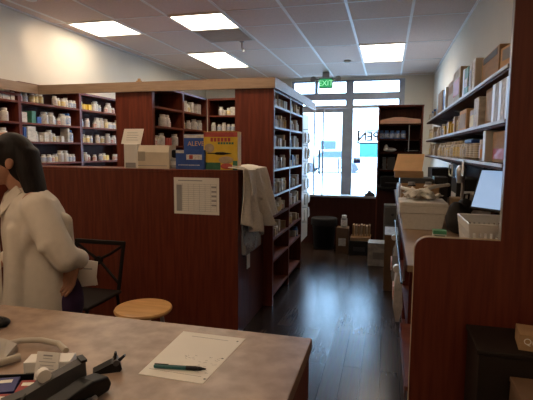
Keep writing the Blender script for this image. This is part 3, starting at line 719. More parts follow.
# ---------------------------------------------------------------- person
def person():
    root = thing('person', 'person with black shoulder length hair in a pale coat, one hand behind the back', 'person', (-1.54, 1.75, 0), math.radians(-45))
    # body (one continuous mesh); forward is -Y, the person's left is +X
    b = MB()
    for s_ in (-1, 1):
        b.capsule((s_*0.085, 0.03, 0.80), (s_*0.09, 0.0, 0.45), 0.085, 0.052)
        b.capsule((s_*0.09, 0.0, 0.45), (s_*0.09, 0.03, 0.09), 0.052, 0.036)
        b.capsule((s_*0.09, 0.04, 0.035), (s_*0.10, -0.12, 0.03), 0.036, 0.028)
    b.ball((0, 0.035, 0.86), (0.16, 0.115, 0.12)); b.ball((0, 0.0, 1.00), (0.125, 0.095, 0.16)); b.ball((0, -0.02, 1.14), (0.155, 0.10, 0.13))
    b.capsule((-0.13, -0.02, 1.215), (0.13, -0.02, 1.215), 0.045, 0.045)
    b.capsule((0, -0.03, 1.22), (0, -0.085, 1.33), 0.052, 0.046)
    # head
    b.ball((0, -0.10, 1.425), (0.074, 0.092, 0.092)); b.ball((0, -0.135, 1.365), (0.057, 0.062, 0.078)); b.ball((0, -0.165, 1.318), (0.027, 0.025, 0.02))
    b.capsule((0, -0.190, 1.40), (0, -0.212, 1.368), 0.008, 0.013); b.ball((0, -0.196, 1.335), (0.022, 0.010, 0.009))
    for s_ in (-1, 1):
        b.ball((s_*0.040, -0.170, 1.365), (0.026, 0.022, 0.026)); b.ball((s_*0.030, -0.186, 1.415), (0.025, 0.010, 0.008))
        b.ball((s_*0.074, -0.098, 1.385), (0.010, 0.017, 0.029), -0.2)
    # arms : left bent behind the back, right hanging forward
    S, E, Wr = (0.185, 0.0, 1.20), (0.245, 0.080, 0.985), (0.225, 0.145, 0.945)
    b.capsule(S, E, 0.045, 0.035); b.capsule(E, Wr, 0.035, 0.022)
    S2, E2, W2 = (-0.185, -0.01, 1.20), (-0.23, 0.0, 0.96), (-0.17, -0.16, 0.90)
    b.capsule(S2, E2, 0.045, 0.035); b.capsule(E2, W2, 0.035, 0.022)
    def hand(w, d, side, thumbd):
        w, d, side = Vector(w), Vector(d).normalized(), Vector(side).normalized()
        nrm = d.cross(side)
        for k in range(4): b.capsule(w+side*0.010*(k-1.5), w+d*0.075+side*0.017*(k-1.5), 0.012, 0.0105)
        for k, L in enumerate((0.055, 0.068, 0.072, 0.062)):
            a = w+d*0.08+side*0.0205*(k-1.5); m_ = a+d*L*0.5+nrm*0.006; t_ = m_+d*L*0.42+nrm*0.016
            b.capsule(a, m_, 0.0085, 0.0078, 10); b.capsule(m_, t_, 0.0078, 0.0066, 10)
        t0 = w+d*0.02+side*0.022*thumbd; t1 = t0+d*0.035+side*0.024*thumbd; t2 = t1+d*0.03+side*0.004*thumbd+nrm*0.008
        b.capsule(t0, t1, 0.012, 0.010, 10); b.capsule(t1, t2, 0.0095, 0.008, 10)
    hand((0.236, 0.125, 0.950), (-0.20, -0.16, -0.55), (0.62, 0.30, -0.28), -1)
    hand((-0.165, -0.17, 0.895), (0.5, -0.6, -0.25), (0.2, 0.0, 1.0), 1)
    body = remeshed(b, 'body', 'skin', root, 0.0038, 3)
    for s_ in (-1, 1):
        e = MB().ball((s_*0.031, -0.181, 1.40), (0.013, 0.010, 0.008)).build('eye', 'eye', root, True)
        MB().ball((s_*0.031, -0.189, 1.40), (0.0055, 0.003, 0.0055)).build('iris', 'iris', e, True)
        MB().capsule((s_*0.014, -0.195, 1.424), (s_*0.047, -0.184, 1.426), 0.003, 0.002, 8).build('eyebrow', 'hair', root, True)
    # trousers and shoes
    t = MB()
    t.ball((0, 0.04, 0.84), (0.178, 0.135, 0.14))
    for s_ in (-1, 1): t.capsule((s_*0.088, 0.035, 0.80), (s_*0.092, 0.015, 0.45), 0.098, 0.070); t.capsule((s_*0.092, 0.015, 0.45), (s_*0.092, 0.035, 0.09), 0.070, 0.055)
    t.ball((0.11, 0.085, 0.76), (0.090, 0.090, 0.14))
    remeshed(t, 'trousers', 'purple', root, 0.012, 4)
    for s_ in (-1, 1):
        q = MB(); q.ball((s_*0.098, -0.06, 0.038), (0.045, 0.13, 0.038)); q.build('shoe', 'black', root, True)
    # coat
    c = MB()
    def ring(z, cx, cy, rx, ry, n=28): return [(cx+rx*math.cos(2*PI*k/n), cy+ry*math.sin(2*PI*k/n), z) for k in range(n)]
    c.loft([ring(0.66, 0.0, 0.0, 0.215, 0.165), ring(0.76, 0, 0.01, 0.212, 0.165), ring(0.86, 0, 0.015, 0.205, 0.160), ring(0.98, 0, 0.005, 0.185, 0.145), ring(1.08, 0, -0.005, 0.188, 0.14), ring(1.16, 0, -0.01, 0.20, 0.13), ring(1.215, 0, -0.012, 0.185, 0.105), ring(1.25, 0, -0.02, 0.12, 0.08), ring(1.275, 0, -0.03, 0.07, 0.06)])
    c.capsule((0.165, -0.005, 1.195), (0.232, 0.045, 1.06), 0.070, 0.068); c.capsule((0.232, 0.045, 1.06), (0.250, 0.085, 0.985), 0.068, 0.060); c.capsule((0.250, 0.085, 0.990), (0.225, 0.140, 0.972), 0.056, 0.045)
    c.capsule((-0.165, -0.01, 1.195), (-0.225, -0.005, 0.97), 0.070, 0.060); c.capsule((-0.225, -0.005, 0.965), (-0.19, -0.12, 0.915), 0.058, 0.046)
    # folds
    for (p0, p1, r_) in (((0.215, 0.03, 1.02), (0.262, 0.0, 1.04), 0.030), ((0.10, 0.10, 1.12), (0.07, 0.12, 0.78), 0.042), ((0.13, -0.09, 1.10), (0.16, -0.10, 0.74), 0.040), ((0.18, -0.03, 1.12), (0.15, -0.06, 1.02), 0.035), ((0.165, 0.075, 1.04), (0.17, 0.03, 0.80), 0.042)):
        c.capsule(p0, p1, r_, r_*0.8, 10)
    coat = remeshed(c, 'coat', 'coat', root, 0.008, 5)
    # open neckline and collar
    q = MB(); q.loft([[(0.03*sx, y, z) for sx, y, z in ((-1, -0.125, 1.19), (1, -0.125, 1.19), (1, -0.10, 1.19), (-1, -0.10, 1.19))], [(0.055*sx, y, z) for sx, y, z in ((-1, -0.10, 1.262), (1, -0.10, 1.262), (1, -0.06, 1.262), (-1, -0.06, 1.262))]])
    q.build('neckline', 'skin', body)
    for s_ in (-1, 1):
        q = MB(); q.bm.faces.new([q.bm.verts.new(p) for p in ((s_*0.012, -0.165, 1.12), (s_*0.085, -0.135, 1.17), (s_*0.095, -0.06, 1.262), (s_*0.055, -0.075, 1.285), (s_*0.045, -0.118, 1.245))])
        o = q.build('lapel', 'coat', coat); md = o.modifiers.new('t', 'SOLIDIFY'); md.thickness = 0.007; md.offset = 0
    q = MB(); q.tube([(0.085*math.sin(a), -0.03+0.062*math.cos(a), 1.275+0.008*math.cos(a)) for a in [(-1.9+3.8*k/14) for k in range(15)]], 0.009, 8); q.build('collar', 'coat', coat, True)
    q = MB(); q.box(-0.006, 0.006, -0.180, -0.150, 0.68, 1.13, 0.002); q.build('placket', 'coat', coat)
    # hair
    h = MB()
    h.ball((0, -0.088, 1.428), (0.086, 0.098, 0.090)); h.ball((0, -0.045, 1.38), (0.082, 0.072, 0.10)); h.ball((0, -0.02, 1.30), (0.080, 0.050, 0.07))
    for k in range(17):
        a = -1.5+3.0*k/16; x = 0.078*math.sin(a); y = -0.060+0.074*math.cos(a); wob = 0.007*math.sin(k*2.3)
        h.capsule((x*0.90, y-0.004, 1.435), (x*1.02, y+0.002, 1.35), 0.016, 0.022, 10)
        h.capsule((x*1.02, y+0.002, 1.35), (x*1.12, y*0.9+0.014, 1.28), 0.022, 0.022, 10)
        h.capsule((x*1.12, y*0.9+0.014, 1.28), (x*1.32, y*0.9+0.026+wob, 1.215+wob), 0.022, 0.010, 10)
    for s_ in (-1, 1):
        h.capsule((s_*0.02, -0.160, 1.492), (s_*0.072, -0.130, 1.462), 0.018, 0.014, 10)
        h.capsule((s_*0.005, -0.165, 1.492), (s_*0.050, -0.180, 1.455), 0.016, 0.008, 10)
    hair = remeshed(h, 'hair', 'hair', root, 0.006, 9)
    return root
person()
tg = thing('folded_paper', 'folded white paper held behind the back of the person', 'paper', (-1.35, 1.80, 0.885), math.radians(8))
tg.scale = (1.2, 1, 1.2)
q = MB(); q.box(-0.028, 0.062, -0.004, 0.0, -0.05, 0.045, rot=('Y', 0.12)); q.build('front_sheet', 'paper', tg)
q = MB(); q.box(-0.02, 0.055, 0.003, 0.006, -0.06, 0.035, rot=('Y', -0.15)); q.build('rear_sheet', 'paper', tg)
q = MB(); q.box(0.01, 0.045, -0.0052, -0.0042, 0.008, 0.012); q.build('printed_lines', 'ink_grey', tg)

# ---------------------------------------------------------------- front counter
ct = thing('service_counter', 'brown mottled laminate counter in the foreground with a dark cherry side', 'counter', (0, 0, 0))
MB().box(-3.2, -0.206, 0.35, 1.362, 0.832, 0.870, 0.003).build('worktop', 'laminate', ct)
MB().box(-3.18, -0.232, 0.40, 1.33, 0.0, 0.832).build('cabinet_body', 'cherry_dark', ct)
MB().box(-0.232, -0.214, 0.36, 1.355, 0.0, 0.832).build('side_panel', 'cherry', ct)
Z = 0.870
ps = thing('paper_sheet', 'white sheet with punched holes and handwriting on the counter', 'paper', (-0.512, 1.157, Z), math.radians(-2))
q = MB(); q.prism([(-0.087, -0.145), (0.093, -0.143), (0.104, 0.148), (-0.104, 0.143)], 'Z', 0, 0.0012); q.build('sheet', 'paper', ps)
MB().box(-0.06, 0.06, 0.115, 0.117, 0.0013, 0.0016).build('printed_line', 'ink_grey', ps); MB().box(-0.075, 0.075, -0.112, -0.1112, 0.0013, 0.0016).build('printed_line', 'ink_grey', ps)
q = MB()
rnd = random.Random(4)
for k in range(26):
    x = 0.03+rnd.uniform(0, 0.05); y = -0.10+rnd.uniform(0, 0.10); q.box(x, x+rnd.uniform(0.004, 0.014), y, y+0.0008, 0.0013, 0.0016, rot=('Z', rnd.uniform(-0.8, 0.8)))
for k in range(8):
    x = -0.02+rnd.uniform(0, 0.03); y = -0.03+rnd.uniform(0, 0.03); q.box(x, x+0.008, y, y+0.0008, 0.0013, 0.0016, rot=('Z', rnd.uniform(-1, 1)))
q.build('handwriting', 'ink_grey', ps)
for y in (-0.12, 0.0, 0.12): MB().lathe([(0.0032, 0.0013), (0.0032, 0.0017)], (0.088, y, 0), 12).build('punched_hole', 'ink', ps)
pe = thing('ballpoint_pen', 'dark teal ballpoint pen lying on the white sheet', 'pen', (-0.5110, 1.0640, Z+0.0072), math.radians(8))
MB().lathe([(0.003, -0.070), (0.0052, -0.068), (0.0055, -0.02), (0.0055, 0.018)], (0, 0, 0), 14, 'X').build('barrel', 'pen_teal', pe, True)
MB().lathe([(0.0058, 0.018), (0.0060, 0.04), (0.0052, 0.055), (0.003, 0.062), (0.0018, 0.071)], (0, 0, 0), 14, 'X').build('grip', 'black', pe, True)
MB().box(-0.068, -0.03, -0.0015, 0.0015, 0.0055, 0.0072, 0.0005).build('clip', 'black', pe)

# organiser at the lower left (local x to the right, y away)
tr = thing('counter_organiser', 'black plastic organiser tray at the near left of the counter', 'tray', (-0.83, 0.87, Z), math.radians(20))
q = MB(); q.box(-0.17, 0.045, -0.11, 0.04, 0, 0.004); q.box(-0.17, 0.045, 0.036, 0.04, 0, 0.022); q.box(0.041, 0.045, -0.11, 0.04, 0, 0.035); q.box(-0.17, 0.045, -0.11, -0.106, 0, 0.022); q.box(-0.17, -0.166, -0.11, 0.04, 0, 0.022)
q.build('tray_body', 'black', tr)
MB().box(-0.166, 0.041, -0.062, -0.058, 0.004, 0.020).build('divider', 'black', tr)
rb = thing('label_box', 'white box standing just behind the black organiser', 'box', (-0.813, 0.948, Z), math.radians(20))
MB().box(-0.058, 0.055, -0.022, 0.028, 0, 0.048, 0.0015).build('carton_body', 'paper', rb)
MB().box(-0.052, -0.025, -0.0232, -0.0222, 0.012, 0.014).build('printed_line', 'ink_grey', rb); MB().box(-0.052, -0.030, -0.0232, -0.0222, 0.020, 0.022).build('printed_line', 'ink_grey', rb)
rc = thing('receipt_card', 'small white printed card leaning on the white box in the organiser', 'card', (-0.79, 0.896, Z+0.0045), math.radians(6))
cb = MB(); cb.box(-0.030, 0.030, -0.0012, 0.0012, 0, 0.078); cb = cb.build('card', 'paper', rc); cb.rotation_euler = (-0.32, 0, 0)
q = MB()
for k, w in enumerate((0.012, 0.022, 0.018, 0.020, 0.016, 0.020, 0.012)): q.box(-w, w, -0.0022, -0.0013, 0.062-0.008*k, 0.0633-0.008*k)
q.box(-0.012, 0.012, -0.0022, -0.0013, 0.068, 0.0715)
q.build('printed_lines', 'ink_grey', cb)
# tape dispenser in the tray
td = thing('tape_dispenser', 'dark grey tape dispenser holding a white roll, beside the receipt card', 'tape dispenser', (-0.746, 0.845, Z), math.radians(55))
MB().prism([(-0.085, 0.0), (-0.085, 0.030), (-0.04, 0.035), (0.02, 0.055), (0.085, 0.072), (0.090, 0.078), (0.093, 0.0)], 'Y', -0.016, 0.016).build('housing', 'dark_grey', td)
MB().box(0.080, 0.094, -0.017, 0.017, 0.072, 0.078).build('cutter', 'black', td)
MB().lathe([(0.007, -0.009), (0.015, -0.009), (0.015, 0.009), (0.007, 0.009)], (0.0, 0, 0.062), 24, 'Y').build('tape_roll', 'white_plastic', td, True)
# card packs
for i, (x, y, m, l, rz) in enumerate(((-0.862, 0.856, 'card_blue', 'blue card packet with white lettering in the organiser', 0.75), (-0.803, 0.858, 'card_red', 'red card packet with white lettering in the organiser', 0.62), (-0.872, 0.79, 'card_blue', 'second blue card packet nearest the front of the organiser', 0.7), (-0.812, 0.79, 'card_red', 'second red card packet nearest the front of the organiser', 0.6))):
    t = thing('card_packet', l, 'packet', (x, y, Z+0.012), rz-0.3)
    MB().box(-0.024, 0.024, -0.026, 0.026, 0, 0.006, 0.001, rot=('X', 0.2)).build('packet_body', m, t)
    q = MB().box(-0.018, 0.010, 0.005, 0.016, 0.0075, 0.0085, rot=('X', 0.2)).build('white_mark', 'paper', t)
# handset
hs = thing('barcode_scanner', 'black elongated handheld scanner lying beside the organiser', 'scanner', (-0.664, 0.829, Z), math.radians(80))
MB().prism([(-0.11, 0.002), (-0.115, 0.025), (-0.05, 0.042), (0.05, 0.048), (0.095, 0.040), (0.105, 0.018), (0.095, 0.002)], 'Y', -0.024, 0.024).build('housing', 'black', hs)
md = hs.children[0].modifiers.new('b', 'BEVEL'); md.width = 0.006; md.segments = 3
MB().box(-0.11, 0.03, -0.035, -0.026, 0.004, 0.022, 0.003).build('side_rail', 'dark_grey', hs)
MB().lathe([(0.006, 0), (0.006, 0.012)], (0.032, -0.031, 0.014), 12, 'X').build('metal_tip', 'steel', hs, True)
# clip
bc = thing('binder_clip', 'black spring clip standing on the counter near the organiser', 'clip', (-0.682, 1.015, Z), math.radians(35))
bc.scale = (1.15, 1.15, 1.15)
MB().prism([(-0.040, 0.002), (-0.040, 0.006), (0.0, 0.022), (0.018, 0.022), (0.022, 0.006), (0.018, 0.0)], 'Y', -0.014, 0.014).build('jaw', 'black', bc)
q = MB(); q.tube([(0.006, -0.010, 0.018), (0.010, -0.004, 0.040), (0.010, 0.004, 0.040), (0.006, 0.010, 0.018)], 0.003); q.tube([(0.0, -0.010, 0.016), (0.028, -0.008, 0.034), (0.030, 0.004, 0.030), (0.016, 0.010, 0.014)], 0.003)
q.build('handle', 'black', bc, True)
MB().lathe([(0.007, -0.016), (0.007, 0.016)], (0.010, 0, 0.022), 12, 'Y').build('spring', 'dark_grey', bc, True)
# headset / grey device on the left
gd = thing('card_terminal', 'grey beige card machine with a curved cable at the left edge of the counter', 'card machine', (-1.045, 0.985, Z), math.radians(20))
q = MB(); q.loft([[(x0, y, z) for y, z in ((-0.045, 0.0), (0.05, 0.0), (0.045, hh), (-0.04, hh*0.55))] for x0, hh in ((-0.14, 0.065), (-0.04, 0.060), (0.03, 0.035), (0.055, 0.022))]); q.build('housing', 'grey_beige', gd)
MB().lathe([(0.016, 0), (0.016, 0.010), (0.010, 0.012)], (0.012, 0.0, 0.040), 16).build('button', 'steel', gd, True)
MB().lathe([(0.012, -0.048), (0.012, -0.042)], (0.01, 0.0, 0.018), 14, 'Y').build('socket', 'black', gd, True)
MB().tube([(0.02, 0.045, 0.02), (0.055, 0.075, 0.018), (0.11, 0.075, 0.018), (0.17, 0.045, 0.018), (0.205, 0.0, 0.016)], 0.0085, 10).build('cable', 'grey_beige', gd, True)
MB().tube([(-0.04, -0.045, 0.012), (0.01, -0.07, 0.012), (0.05, -0.055, 0.012), (0.09, -0.02, 0.012)], 0.010, 10).build('lower_cable', 'grey_beige', gd, True)
mo = thing('computer_mouse', 'black mouse near the back edge of the counter at the left', 'mouse', (-1.215, 1.185, Z))
MB().ball((0, 0, 0.014), (0.045, 0.030, 0.016)).build('shell', 'black', mo, True)
MB().lathe([(0.006, -0.003), (0.006, 0.003)], (0.022, 0, 0.026), 12, 'Y').build('wheel', 'dark_grey', mo, True)

# ---------------------------------------------------------------- right side : L shaped end panel
YP = 2.0
pp = thing('end_panel', 'big dark cherry L shaped end panel with a rounded corner at the right', 'panel', (0, YP, 0))
R_ = 0.055; x0, zt = 0.125, 1.088
poly = [(x0, 0.0), (x0, zt-R_)] + [(x0+R_-R_*math.cos(a), zt-R_+R_*math.sin(a)) for a in [PI/2*k/8 for k in range(1, 9)]] + [(0.452, zt), (0.452, 2.4), (1.6, 2.4), (1.6, 0.0)]
MB().prism(poly, 'Y', 0.0, 0.03).build('board', 'cherry', pp)
rim = MB()
arc = [(x0-0.001, zt-R_-0.9), (x0-0.001, zt-R_)] + [(x0+R_-(R_+0.001)*math.cos(a), zt-R_+(R_+0.001)*math.sin(a)) for a in [PI/2*k/8 for k in range(1, 9)]] + [(0.45, zt+0.001)]
rim.loft([[(u, 0.001, w), (u, 0.031, w), (u*1.0-0.0015*(1 if i < 5 else 0.4), 0.031, w+0.0015), (u-0.0015*(1 if i < 5 else 0.4), 0.001, w+0.0015)] for i, (u, w) in enumerate(arc)])
rim.build('edge_banding', 'carton_tan', pp)
MB().box(0.4495, 0.4515, 0.001, 0.031, zt+0.003, 2.395).build('pale_edge', 'edge', pp)

# worktop behind it and cabinets below
wk = thing('side_worktop', 'long cherry worktop running along the right side of the aisle', 'worktop', (0, 0, 0))
MB().box(0.10, 0.766, 2.04, 6.02, 0.925, 0.955, 0.003).build('worktop_slab', 'tan_laminate', wk)
MB().box(0.096, 0.0995, 2.04, 6.02, 0.923, 0.956).build('front_edge', 'cherry_dark', wk)
cb_ = thing('base_cabinet', 'cherry base cabinet with open shelves under the right-hand worktop', 'cabinet', (0, 0, 0))
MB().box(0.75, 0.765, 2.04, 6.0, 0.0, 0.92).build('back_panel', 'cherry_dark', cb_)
for y in (2.04, 2.9, 3.8, 4.7): MB().box(0.155, 0.749, y, y+0.02, 0.0, 0.922).build('side_panel', 'cherry', cb_)
for y0, y1 in ((2.061, 2.899), (2.921, 3.799), (3.821, 4.699)):
    for z in (0.08, 0.36): MB().box(0.15 if z > 0.2 else 0.155, 0.749, y0, y1, z-0.02, z).build('shelf', 'cherry_shelf', cb_)
pd = thing('pullout_shelf', 'reddish pull out shelf jutting into the aisle beside the L shaped panel', 'shelf', (0.17, 2.485, 0.36))
MB().box(-0.055, 0.12, -0.40, 0.40, 0.001, 0.022, 0.002).build('board', 'cherry_shelf', pd); MB().box(-0.06, -0.056, -0.40, 0.40, -0.03, 0.024).build('front_lip', 'cherry', pd)
# hanging things on the worktop front
def hanging_bag(x, y, z, w, h, m, label):
    t = thing('hanging_bag', label, 'bag', (x, y, z))
    q = MB(); q.loft([[(sx*tk, sy*a, -zz) for sx, sy in ((-1, -1), (1, -1), (1, 1), (-1, 1))] for zz, a, tk in ((0, w*0.2, 0.006), (h*0.2, w*0.45, 0.02), (h*0.7, w*0.5, 0.03), (h, w*0.42, 0.012))]); q.build('pouch', m, t, True)
    q = MB(); q.tube([(0.0, -w*0.18, 0), (0.0, 0, 0.05), (0.0, w*0.18, 0)], 0.003, 6); q.build('loop', 'steel', t, True)
    MB().box(-0.034, -0.026, -w*0.3, w*0.3, -h*0.6, -h*0.35).build('label_patch', 'label_red', t)
hanging_bag(0.085, 3.55, 0.74, 0.24, 0.30, 'clear_bag', 'clear bag of small packets hanging from the worktop edge')
hanging_bag(0.095, 3.05, 0.70, 0.22, 0.34, 'carton_grey', 'grey bag with a red label hanging nearest the L shaped panel')
hr = thing('hook_rail', 'thin dark hook rail under the edge of the right-hand worktop', 'rail', (0.088, 3.2, 0.80))
MB().tube([(0, -0.9, 0), (0, 1.2, 0)], 0.006).build('rail', 'dark_grey', hr, True)
for y in (-0.85, 0.2, 1.15): MB().tube([(0, y, 0), (0.012, y, 0.0), (0.012, y, 0.125)], 0.004, 6).build('bracket', 'steel', hr, True)
for i, (y, z, l) in enumerate(((3.85, 0.74, 'white roll hanging at the far end of the hook rail'), (2.75, 0.76, 'white roll hanging on the hook rail beside the L shaped panel'))):
    t = thing('hanging_roll', l, 'roll', (0.075, y, z))
    MB().lathe([(0.010, -0.020), (0.022, -0.020), (0.022, 0.020), (0.010, 0.020)], (0, 0, 0), 18, 'Y').build('roll', 'white_plastic', t, True)
    MB().tube([(0.010, 0, 0.0), (0.013, 0, 0.03), (0.013, 0, 0.06)], 0.003, 6).build('hook', 'steel', t, True)

# wall shelves
bb_ = thing('shelf_backboard', 'dark cherry board on the right wall behind the long wall shelves', 'panel', (0.756, 4.02, 0.956))
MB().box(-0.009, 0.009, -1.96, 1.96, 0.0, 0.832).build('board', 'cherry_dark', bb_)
WS = [(1.79, 'top'), (1.575, 'middle'), (1.395, 'bottom')]
for z, nm in WS:
    t = thing('wall_shelf', '%s of the three long wall shelves on the right, with a bright front edge' % nm, 'wall shelf', (0, 0, z), 0, 'long wall shelves on the right')
    MB().box(0.45, 0.745, 2.04, 6.0, -0.026, 0).build('board', 'cherry_dark', t)
    MB().box(0.446, 0.4498, 2.04, 6.0, -0.013, 0.001).build('pale_edge', 'edge_pale', t)
    for y in (3.0, 4.0, 5.0, 5.9): 
        q = MB(); q.prism([(0.744, -0.027), (0.50, -0.027), (0.744, -0.10)], 'Y', y, y+0.012); q.build('bracket', 'grey', t)
def box_thing(name, label, cat, x0, x1, y0, y1, z, h, m, side=None, sidem=None, group=None, sidename='printed_panel', rz=0, cap=None):
    cx, cy = (x0+x1)/2, (y0+y1)/2
    t = thing(name, label, cat, (cx, cy, z), rz, group); w, d = (x1-x0)/2, (y1-y0)/2
    MB().box(-w, w, -d, d, 0, h, 0.003).build('box_body', m, t)
    if side: MB().box(-w-0.0015, -w-0.0002, -d*0.8, d*0.8, h*side[0], h*side[1]).build(sidename, sidem, t)
    if cap: MB().box(-w*0.25, w*0.25, -d-0.0012, -d-0.0002, 0.001, h-0.003).build('tape_strip', cap, t)
    return t
# top shelf
z = 1.791
box_thing('storage_box', 'large brown cardboard box nearest on the top wall shelf', 'box', 0.49, 0.72, 2.42, 2.83, z, 0.155, 'cardboard', (0.75, 0.95), 'ink', sidename='dark_marking')
box_thing('storage_box', 'crumpled tan parcel at the near end of the top wall shelf', 'box', 0.50, 0.70, 2.08, 2.38, z, 0.12, 'cardboard_pale', (0.5, 0.9), 'ink_grey', rz=0.1, sidename='dark_marking')
box_thing('binder', 'white binder standing beside the brown box on the top wall shelf', 'binder', 0.46, 0.70, 2.86, 2.94, z, 0.175, 'white_plastic', (0.1, 0.9), 'label_white')
box_thing('binder', 'pale blue binder standing on the top wall shelf between white and green ones', 'binder', 0.46, 0.70, 2.96, 3.06, z, 0.165, 'carton_white', (0.2, 0.8), 'label_blue')
box_thing('binder', 'dark green binder on the top wall shelf', 'binder', 0.46, 0.70, 3.09, 3.23, z, 0.17, 'carton_green', (0.3, 0.6), 'label_white')
box_thing('binder', 'narrow white binder left of the dark green binder', 'binder', 0.46, 0.70, 3.25, 3.30, z, 0.18, 'white_plastic')
box_thing('storage_box', 'tall patterned tan box on the top wall shelf', 'box', 0.46, 0.72, 3.42, 3.78, z, 0.225, 'carton_tan', (0.2, 0.7), 'carton_red', sidename='printed_pattern')
box_thing('storage_box', 'second tan box left of the patterned one on the top wall shelf', 'box', 0.47, 0.72, 3.82, 4.15, z, 0.20, 'carton_tan', (0.5, 0.8), 'cardboard')
box_thing('binder', 'white binder in the far half of the top wall shelf', 'binder', 0.46, 0.70, 4.22, 4.32, z, 0.19, 'white_plastic', (0.2, 0.6), 'label_blue')
box_thing('binder', 'thin blue binder in the far half of the top wall shelf', 'binder', 0.46, 0.70, 4.36, 4.42, z, 0.18, 'carton_blue')
box_thing('storage_box', 'brown box in the far half of the top wall shelf', 'box', 0.46, 0.70, 4.50, 4.85, z, 0.20, 'cardboard')
row('Y', 0.45, 4.95, 5.95, z, 'far end of the top wall shelf', [('carton_tan', 2), ('carton_white', 2), ('bluebottle', 1), ('white', 1)], depth_dir=1)
# middle shelf
z = 1.576
for k in range(5):
    m = ('white_plastic', 'carton_white', 'white_plastic', 'carton_grey', 'white_plastic')[k]
    box_thing('binder', ('%s pale upright binder counting from the L shaped panel on the middle wall shelf' % ('first', 'second', 'third', 'fourth', 'fifth')[k]), 'binder', 0.462, 0.70, 2.07+0.062*k, 2.07+0.062*k+0.056, z, 0.175, m, group='upright binders on the middle wall shelf')
box_thing('storage_box', 'tall brown box beside the pale binders on the middle wall shelf', 'box', 0.48, 0.70, 2.42, 2.62, z, 0.18, 'cardboard', (0.1, 0.9), 'carton_tan')
box_thing('storage_box', 'tall white box left of the brown one on the middle wall shelf', 'box', 0.455, 0.66, 2.66, 2.80, z, 0.155, 'carton_white')
box_thing('storage_box', 'tan box with an orange front in the middle of the middle wall shelf', 'box', 0.47, 0.66, 2.86, 3.02, z, 0.11, 'carton_tan', (0.1, 0.7), 'carton_yellow')
box_thing('storage_box', 'wide tan box with a pale lid on the middle wall shelf', 'box', 0.46, 0.70, 3.08, 3.36, z, 0.13, 'cardboard_pale', (0.1, 0.8), 'carton_tan')
row('Y', 0.45, 3.42, 4.6, z, 'middle wall shelf', [('white', 1), ('carton_yellow', 1), ('cream', 3), ('carton_tan', 2)], depth_dir=1)
row('Y', 0.45, 4.6, 5.95, z, 'far end of the middle wall shelf', [('cream', 2), ('carton_tan', 2), ('amber', 1), ('carton_white', 1)], depth_dir=1)
# bottom shelf
z = 1.396
box_thing('storage_box', 'brown box nearest the L shaped panel on the bottom wall shelf', 'box', 0.48, 0.70, 2.12, 2.40, z, 0.14, 'cardboard', (0.1, 0.45), 'carton_red')
box_thing('binder', 'white upright binder on the bottom wall shelf', 'binder', 0.455, 0.68, 2.44, 2.50, z, 0.15, 'white_plastic')
t = thing('medicine_tub', 'amber labelled tub on the bottom wall shelf', 'tub', (0.53, 2.66, z))
MB().lathe([(0.055, 0), (0.06, 0.01), (0.06, 0.08), (0.055, 0.09)], n=20).build('tub_body', 'tan_plastic', t, True)
MB().lathe([(0.061, 0.015), (0.0612, 0.016), (0.0612, 0.06), (0.061, 0.061)], n=20).build('amber_band', 'amber', t, True)
MB().lathe([(0.060, 0.0905), (0.060, 0.108), (0.056, 0.11)], n=20).build('lid', 'cream_plastic', t, True)
for i, y in enumerate((2.83, 2.96, 3.09)):
    t = thing('cup_stack', ('right one', 'middle one', 'left one')[i] + ' of three stacks of cream cups on the bottom wall shelf', 'cups', (0.52, y, z), 0, 'stacks of cream cups')
    prof = [(0.04, 0)]
    for k in range(7): prof += [(0.052, 0.012+0.013*k), (0.055, 0.0125+0.013*k), (0.055, 0.016+0.013*k), (0.050, 0.0165+0.013*k)]
    MB().lathe(prof, n=20).build('cups', 'cream_plastic', t, True)
t = thing('blue_tray', 'dark blue tray lying on top of the stacked cream cups', 'tray', (0.52, 2.98, z+0.096+0.0005)); MB().box(-0.06, 0.06, -0.12, 0.12, 0, 0.02, 0.005).build('tray_body', 'carton_blue', t)
MB().box(-0.05, 0.05, -0.11, 0.11, 0.0205, 0.023).build('liner', 'dark_grey', t)
row('Y', 0.45, 3.2, 4.4, z, 'near half of the bottom wall shelf', [('cream', 4), ('white', 1), ('carton_tan', 1)], depth_dir=1)
row('Y', 0.45, 4.4, 5.95, z, 'far half of the bottom wall shelf', [('cream', 3), ('white', 1), ('carton_tan', 1)], depth_dir=1)
# price tag and holder under the bottom shelf
t = thing('shelf_tag', 'white price tag hanging from the bottom wall shelf edge', 'tag', (0.440, 2.98, 1.372)); MB().box(-0.001, 0.001, -0.035, 0.035, -0.075, 0.012).build('card', 'paper', t)
MB().box(-0.002, 0.002, -0.03, 0.03, 0.0125, 0.020).build('clip', 'steel', t)

